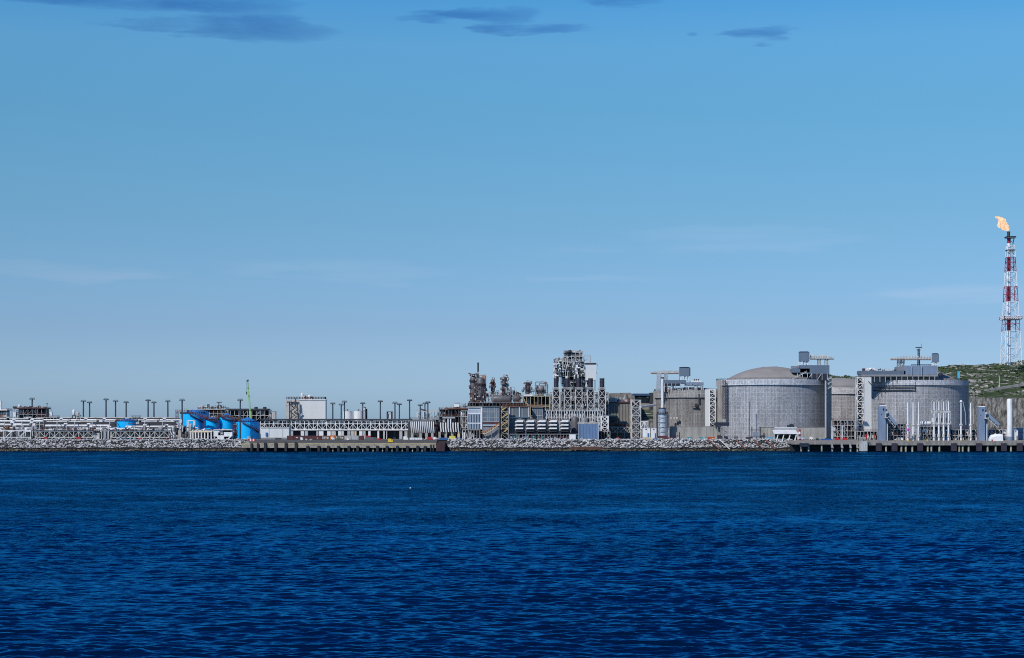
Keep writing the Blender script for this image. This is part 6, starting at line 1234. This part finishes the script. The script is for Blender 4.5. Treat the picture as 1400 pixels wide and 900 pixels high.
t = at('bent_pipe_frame', 'tall bent dark pipe and thin frame arching over the domed vessel', 'pipe', 742, 1288, Z(541,1288)); MB().tube([(X(748.3,1288),1288,Z(556,1288)),(X(748.3,1288),1288,Z(526,1288)),(X(746.8,1288),1288,Z(523,1288)),(X(744,1288),1288,Z(523,1288))],0.65,10).build('pipe', STEEL, t); b = MB(); b.bar((X(732.5,1288),1288,Z(541,1288)),(X(732.5,1288),1288,Z(522.5,1288)),0.5); b.bar((X(732.5,1288),1288,Z(522.5,1288)),(X(744,1288),1288,Z(522.5,1288)),0.5); b.bar((X(741,1288),1288,Z(523,1288)),(X(741,1288),1288,Z(520.5,1288)),0.4); b.build('frame', DARK, t)
t = at('horizontal_drum', 'big dark grey horizontal drum lying on the deck below the bulky column', 'drum', 692, 1280, Z(553,1280))
MB().drum((X(671.5,1280),1280,Z(545.6,1280)),(X(700,1280),1280,Z(545.6,1280)),S(5.6,1280),20).build('shell', INSUL, t); MB().drum((X(700.5,1281),1281,Z(545,1281)),(X(712,1281),1281,Z(545,1281)),S(4.8,1281),18).build('smaller_shell', mat('brownish insulation',(0.10,0.085,0.085),0.6), t)
[MB().px(p,p+2.4,549,553.5,1279,3).build('saddle', STEEL, t) for p in (676,688,704)]; b = MB(); b.px(673.7,674.6,540,551,1276.9,6.2); b.build('flange', GALV, t)
rnd = random.Random(33)
for i in range(18): equip(t, rnd.choice(['pipe','vessel','manifold','pipe']), X(666+i*2.6,1279), 1281, Z(540.4 if i > 2 else 543,1281), 1.9, 3, S(rnd.uniform(3,6.5),1281), rnd.choice([MAROON,INSUL,DARK,RUST,OFFW]), rnd)
MB().px(667.5,676.5,536.5,539.5,1283,4).build('cabinet', OFFW, t)
t = pmod('upper_deck', 'dark crowded equipment deck carrying the grey columns above the clad buildings', 'process deck', 641,716,551,1272,40,16,4,131, fm=INSUL, pal=(INSUL,MAROON,RUST,OFFW,DARK,STEEL), rail=RUST, back=DARK, dens=1.0, toprail=True)
t = pmod('upper_deck', 'light railed steel deck with yellowish columns under the domed vessel', 'process deck', 715,756,542,1278,26,8,4,132, fm=CREAM, pal=(OFFW,INSUL,WHITE,GALV,DARK), rail=CREAM, back=DARK, dens=0.9)
MB().px(716.5,728,539.6,541.9,1277.5,4).build('panel', WHITE, t)

# ------------------------------------------------------------------ cold box tower, exhaust stacks, intakes
t = at('process_tower', 'tallest white cluttered process tower rising behind the five dark stacks', 'process tower', 785, 1275)
CB = (WHITE, OFFW, WHITE, STEEL, INSUL, OFFW, DARK); CK = ['pipe','vessel','manifold','pipe','drum','cabinet']
module(t, 768, 806, 515, None, 1275, 22, 7, 10, 141, fm=OFFW, pal=CB, rail=OFFW, back=DARK, dens=1.0, kinds=CK, r=0.36)
module(t, 758, 800, 494, 515.2, 1273, 24, 7, 3, 142, fm=WHITE, pal=CB, rail=OFFW, back=STEEL, dens=1.0, kinds=CK, r=0.40)
module(t, 771, 797, 482, 493.8, 1277, 18, 5, 2, 143, fm=OFFW, pal=(OFFW,WHITE,CREAMW,INSUL,DARK), rail=OFFW, back=STEEL, dens=1.0, kinds=CK, r=0.36)
MB().px(759.5,766,496.5,503,1271.5,1.3).build('panel', WHITE, t); MB().px(769,775,499,506,1271,1.3).build('panel', OFFW, t); MB().tube([(X(762,1270),1270,Z(510,1270)),(X(762,1270),1270,Z(499,1270)),(X(768,1270),1270,Z(497,1270)),(X(772,1270),1270,Z(505,1270)),(X(778,1270),1270,Z(502,1270)),(X(778,1270),1270,Z(516,1270))],0.5,8).build('pipe', INSUL, t); MB().tube([(X(781,1270),1270,Z(515,1270)),(X(781,1270),1270,Z(496,1270)),(X(793,1270),1270,Z(496,1270)),(X(793,1270),1270,Z(514,1270))],0.55,8).build('pipe', DARK, t); MB().px(786,790,497,512,1270.8,2).build('vessel_casing', WHITE, t); MB().px(758.5,768,507.5,513,1274,8).build('hopper', DARK, t)
MB().px(800.5,815,498,520,1268,12).build('enclosure', CLAD, t); MB().px(800,815.5,496.3,497.9,1267.5,13).build('enclosure_roof', MAROON, t); b = MB(); b.bar((X(816.5,1269),1269,Z(520,1269)),(X(816.5,1269),1269,Z(497,1269)),0.35); b.px(815.6,818,508,511,1268.6,1.2); b.build('side_ladder', OFFW, t); b = MB(); [b.bar((X(p,1269),1275,Z(602,1269)),(X(p,1269),1275,Z(520.2,1269)),0.6) for p in (802,808,814)]; b.build('enclosure_legs', WHITE, t)
b = MB(); b.lattice(X(803,1274),1276,Z(496.2,1274),Z(486.5,1274),S(9,1274),S(9,1274),1,0.3,6,6,cross=False); b.build('top_frame', GALV, t)
MB().drum((X(773,1277),1276,Z(482.5,1277)),(X(781.5,1277),1276,Z(480.2,1277)),S(2.1,1277)).build('top_drum', DARK, t); b = MB(); b.bar((X(758,1272),1272,Z(500,1272)),(X(757.2,1272),1272,Z(490.5,1272)),0.35); b.build('davit', DARK, t)
rnd = random.Random(51)
for i in range(10): equip(t, rnd.choice(['pipe','cabinet','manifold','vessel']), X(772+i*2.6,1278), 1282, Z(481.8,1278), 2.2, 4, S(rnd.uniform(1.5,3.5),1278), rnd.choice([OFFW,CREAMW,INSUL,DARK]), rnd)
for i in range(8): equip(t, rnd.choice(['pipe','manifold','vessel']), X(760+i*1.8,1278), 1280, Z(493.8,1278), 2.0, 4, S(rnd.uniform(2,8)*(0.5+i*0.08),1278), rnd.choice([WHITE,OFFW,INSUL]), rnd)
pmod('pipe_module', 'white vertical pipe curtain on the ground floor behind the five air intakes', 'pipe module', 740,824,562,1234,6,24,4,151, fm=WHITE, pal=(WHITE,OFFW,OFFW,INSUL,STEEL), rail=OFFW, back=DARK, dens=1.0, kinds=['manifold','pipe','manifold','vessel'], r=0.36)
STK = [(760.5,'dark violet exhaust stack farthest left, beside the domed vessel deck'),(776,'dark violet exhaust stack second in the row of five'),(791.3,'middle one of five dark violet exhaust stacks under the tall white tower'),(807.6,'dark violet exhaust stack below the white box enclosure'),(823.3,'dark violet exhaust stack standing free at the right end of the five')]
t0 = None
for px, lb in STK:
    Y = 1242
    if t0 is None:
        t0 = t = at('exhaust_stack', lb, 'exhaust stack', px, Y, G, 'five dark exhaust stacks'); x = X(px,Y)
        MB().cyl(x,Y+2.6,Z(561,Y),Z(517.3,Y),S(3.25,Y),n=20).build('stack_pipe', STACKM, t); b = MB(); [b.cyl(x,Y+2.6,Z(q,Y),Z(q,Y)+0.35,S(3.5,Y),n=20) for q in (518,523,528)]; b.build('band', STACKM, t)
        MB().lattice(x,Y+2.6,G,Z(532.5,Y),S(9.4,Y),S(9.0,Y),6,0.37,5.6,5.4).build('frame', CREAMW, t); MB().px(px-3.4,px+3.4,552,566,Y+0.9,4).build('transition_duct', INSUL, t); MB().box(x-S(4,Y),x+S(4,Y),Y+5.8,Y+6.0,G,Z(533,Y)).build('backing_sheet', DARK, t)  # dark sheet paints the shade seen through the stack frame
        b = MB(); b.box(x-S(5.2,Y),x+S(5.2,Y),Y-0.4,Y+5.8,Z(532.4,Y),Z(531.7,Y)); b.rail([(x-S(5.2,Y),Y-0.4,Z(531.7,Y)),(x+S(5.2,Y),Y-0.4,Z(531.7,Y))],0.9,0.25,1.5); b.build('top_platform', OFFW, t)
    else: dup(t0, (X(px,Y),Y,G), lb)
t = at('lattice_tower', 'white cross braced lattice tower right of the blue sheeted box', 'lattice tower', 827, 1216); MB().lattice(X(827,1216),1219,G,Z(569,1216),S(9.2,1216),S(9.2,1216),4,0.6,4.5,4.5).build('frame', WHITE, t); b = MB(); b.truss(X(808,1217),X(823,1217),1217,1220,Z(578,1217),Z(570,1217),3,0.4); b.build('side_bridge', OFFW, t); MB().px(823,831,571,600,1222,0.3).build('backing_sheet', DARK, t)  # dark sheet stands in for shade behind the bracing
INT = [(709.5,'louvred air intake farthest left, under the grey clad building'),(724.5,'second louvred air intake from the left in the row of five'),(740,'middle louvred air intake of five'),(755.5,'fourth louvred air intake from the left in the row of five'),(771.3,'louvred air intake at the right end, near the blue sheeted box')]
t0 = None
for px, lb in INT:
    Y = 1205
    if t0 is None:
        t0 = t = at('air_intake', lb, 'air intake', px, Y, G, 'louvred air intakes'); x = X(px,Y); w2 = S(5.7,Y)
        for k in range(3):
            zt = Z(574.8+k*4.7,Y); b = MB(); b.hexa([(x-w2,Y-1.7,zt-1.3),(x+w2,Y-1.7,zt-1.3),(x+w2+0.2,Y+0.6,zt-0.25),(x-w2+1.6,Y+0.6,zt-0.25),(x-w2,Y-1.7,zt-1.0),(x+w2,Y-1.7,zt-1.0),(x+w2+0.2,Y+0.6,zt+0.05),(x-w2+1.6,Y+0.6,zt+0.05)]); b.build('louvre', WHITE, t, smooth=False)
        MB().box(x-w2+0.5,x+w2+0.1,Y-0.3,Y+0.5,Z(590.5,Y),Z(586.9,Y))\
            .box(x-w2+0.5,x+w2+0.1,Y+0.7,Y+1.1,Z(586.8,Y),Z(574.2,Y)).build('louvre_gap_shade', DARK, t)  # dark boxes paint the shade between and below the louvres
        pr = [(-0.9,575.5),(-0.6,573),(0.3,572.2),(1.3,573.4),(1.55,577),(1.6,589)]; b = MB(); nb = len(b.v)
        for y in (Y+1.2, Y+9):
            for u_, py in pr: b.v.append((x+w2*u_, y, Z(py,Y)))
            b.v.append((x-w2*0.9, y, Z(589,Y)))
        k = 7; b.f.append(tuple(range(k))); b.f.append(tuple(range(k,2*k))[::-1]); [b.f.append((i,k+i,k+(i+1)%k,(i+1)%k)) for i in range(k)]
        b.build('filter_house', mat('weathered intake grey', (0.20,0.195,0.185), 0.7, 0.25, 0.4), t, smooth=False)
        for sx in (-0.85,-0.2,0.5,0.95): MB().box(x+w2*sx-0.3,x+w2*sx+0.3,Y+1,Y+1.6,G,Z(590.5,Y)-.004).build('leg', NAVY, t)
        MB().px(px+5.2,px+8.6,585,595,Y+1.5,2).build('side_fitting', MAROON, t)
        MB().box(x-w2,x+w2*1.4,Y+4,Y+4.3,G,Z(589.5,Y)).build('undercroft_shade', BLACK, t)  # black sheet puts the shade under the intake into colour
    else: dup(t0, (X(px,Y),Y,G), lb)
t = pmod('pipe_module', 'low maroon and pale blue pipework beneath the louvred air intakes', 'pipe module', 697,792,594,1197,5,22,1,161, fm=STEEL, pal=(MAROON,TEAL,PALEB,INSUL,MAROON,PALEB), rail=None, back=BLACK, dens=1.0, toprail=False, kinds=['pipe','cabinet','drum','vessel'])
t = at('blue_sheeted_box', 'large blue sheet clad box with railing on its roof right of the air intakes', 'enclosure', 804, 1196)
MB().px(791.5,817.8,580,600.8,1196,10).build('wall', BCLAD2, t); MB().px(791,791.9,579.6,601,1195.6,1).px(817.4,818.6,579.6,601,1195.6,1).build('corner_trim', PALEB, t); MB().rail([(X(790,1196),1196,Z(580,1196)),(X(819,1196),1196,Z(580,1196))],1.0,0.3,1.1).build('railing', OFFW, t); b = MB(); [b.px(793+i*2.05,793.5+i*2.05,580.5,600.5,1195.85,0.148) for i in range(12)]; b.build('sheet_rib', BCLAD2, t)
container(778.5,787,590.5,597.5,1194,WHITE,'small white container left of the blue sheeted box',z=G)
t = at('round_ducts', 'two big rounded dark grey ducts between the last air intake and the white lattice tower', 'ducts', 798, 1222); [MB().vessel(X(p,1222),1222,G,Z(569.5+i,1222),S(5.2,1222)).build('duct', STEEL if i else INSUL, t) for i,p in enumerate((786,799))]
pmod('pipe_module', 'dark pipework with a white frame between the blue sheeted box and the drab shed', 'pipe module', 818,834,590,1204,8,4,1,171, fm=OFFW, pal=(OFFW,MAROON,INSUL,DARK), rail=MAROON, back=DARK, dens=1.0)

# dense pipework between and behind the big items of the process area
pmod('pipe_module', 'dense grey and white pipework filling the gaps behind the five exhaust stacks', 'pipe module', 752,832,537,1262,9,17,6,181, fm=GALV, pal=(OFFW,INSUL,STEEL,DARK,WHITE,GALV,MAROON), rail=STEEL, back=None, dens=0.95, kinds=['pipe','pipe','manifold','vessel','cabinet','drum'], r=0.26, toprail=False)
rnd = random.Random(91)
t = at('pipework', 'tangle of dark and maroon pipes climbing among the grey columns of the upper deck', 'pipework', 690, 1290, Z(553,1290))
for i in range(46):
    px = rnd.uniform(641,752); top = 553 - rnd.uniform(4, 26)*(0.75 if 676 < px < 684 or px > 700 else 1.0)*(0.5 if px > 700 else 1)
    y = rnd.uniform(1283,1302); x = X(px,y); z0 = Z(553,y); z1 = Z(top,y); dx = rnd.uniform(-3.5,3.5); r_ = rnd.uniform(0.14,0.34)
    b = MB(); b.tube([(x,y,z0),(x,y,z1-0.4),(x+dx*0.15,y,z1),(x+dx,y,z1),(x+dx,y,z1-rnd.uniform(1.5,6))], r_, 6)
    if rnd.random() < 0.5: b.box(x-0.5,x+0.5,y-0.5,y+0.5,(z0+z1)/2-0.4,(z0+z1)/2+0.4)
    b.build('pipe', rnd.choice([MAROON,INSUL,DARK,RUST,STEEL,OFFW]), t)
for i,(px,py,w_) in enumerate(((668,541,5),(680,536,4),(697,534,4.5),(706,539,5),(715,535,3.5),(729,535,4),(751,541,4.5),(645,531,4))):
    y = 1289; pl = MB().px(px-w_/2,px+w_/2,py,py+0.7,y,3).build('small_platform', DARK, t); MB().rail([(X(px-w_/2,y),y,Z(py,y)),(X(px+w_/2,y),y,Z(py,y))],1.2,0.22,1.2).build('railing', MAROON, pl); l_ = MB(); l_.bar((X(px,y),y+1,Z(553,y)),(X(px,y),y+1,Z(py+0.7,y)),0.35); l_.build('post', STEEL, t)
t = at('pipework', 'white and grey pipes and small vessels clinging to the upper part of the tallest tower', 'pipework', 782, 1268, Z(520,1268))
for i in range(40):
    px = rnd.uniform(757,800); py = rnd.uniform(485,516) if 769 < px < 797 else rnd.uniform(496,516)
    y = rnd.uniform(1265,1270.5); x = X(px,y); z = Z(py,y); dx = rnd.uniform(-3,3); h_ = rnd.uniform(1.5,6); b = MB()
    if i % 4 == 0: b.vessel(x,y,z-h_*0.8,z,rnd.uniform(0.6,1.3),12)
    elif i % 4 == 1: b.box(x-rnd.uniform(.5,1.4),x+rnd.uniform(.5,1.4),y,y+1,z-rnd.uniform(.8,2.2),z)
    else: b.tube([(x,y,z-h_),(x,y,z-0.3),(x+dx*0.2,y,z),(x+dx,y,z),(x+dx,y+2,z)], rnd.uniform(0.2,0.42), 7)
    b.build(('vessel','cabinet','pipe','pipe')[i%4], rnd.choice([WHITE,WHITE,OFFW,CREAMW,INSUL,STEEL,OFFW,DARK]), t)
t = at('pipework', 'low tangle of grey, maroon and white valves along the ground pipe rack at far left', 'pipework', 60, 1196, G)
for i in range(60):
    px = rnd.uniform(-5,236); y = 1195+rnd.uniform(-2,3); x = X(px,y); z = Z(rnd.uniform(584,590.5),y); b = MB()
    dx = rnd.uniform(-4,4); b.tube([(x,y,z-rnd.uniform(1,4)),(x,y,z),(x+dx,y,z+rnd.uniform(-.3,.3)),(x+dx,y,z-rnd.uniform(1,3))], rnd.uniform(0.15,0.32), 6)
    if i % 3 == 0: b.box(x-0.6,x+0.6,y-0.4,y+0.4,z-0.2,z+1.0)
    b.build('valve_pipe', rnd.choice([DARK,STEEL,MAROON,OFFW,RUST,INSUL,GALV]), t)

t = at('pipework', 'small dark fittings, ladders and nozzles crusted round the two fat grey columns and their slim neighbours', 'pipework', 660, 1288, Z(553,1288))
t['label'] = 'dark fittings, nozzles and pipes crusted round the two fat grey columns'
rnd = random.Random(404)
for cx_, sp_, top, bot, n_ in ((647,5.5,511,550,24),(658,7,511,550,26),(673.5,3.5,519,541,14),(690,5,513,541,22),(721.5,5,523,541,14),(739,7,523,541,14),(705,10,535,549,14)):
    for i in range(n_):
        y = rnd.uniform(1276,1290); px = cx_+sp_*rnd.choice((-1,1))*rnd.uniform(0.35,1.05); x = X(px,y); z = Z(rnd.uniform(top,bot),y); b = MB(); k = rnd.randrange(4); h_ = rnd.uniform(0.8,3.4)
        if k == 0: b.box(x-0.7,x+0.7,y,y+0.8,z,z+rnd.uniform(0.4,1.2))
        elif k == 1: b.tube([(x,y,z-h_),(x,y,z),(x+rnd.uniform(-1.6,1.6),y+0.4,z+0.2)],rnd.uniform(0.16,0.32),6)
        elif k == 2: b.bar((x-1.1,y,z),(x+1.1,y,z),0.3)
        else: b.vessel(x,y,z,z+rnd.uniform(1,2.2),rnd.uniform(0.35,0.7),10)
        b.build(('junction_box','pipe','beam','nozzle')[k], rnd.choice([MAROON,INSUL,DARK,RUST,OFFW,STEEL,GALV]), t)
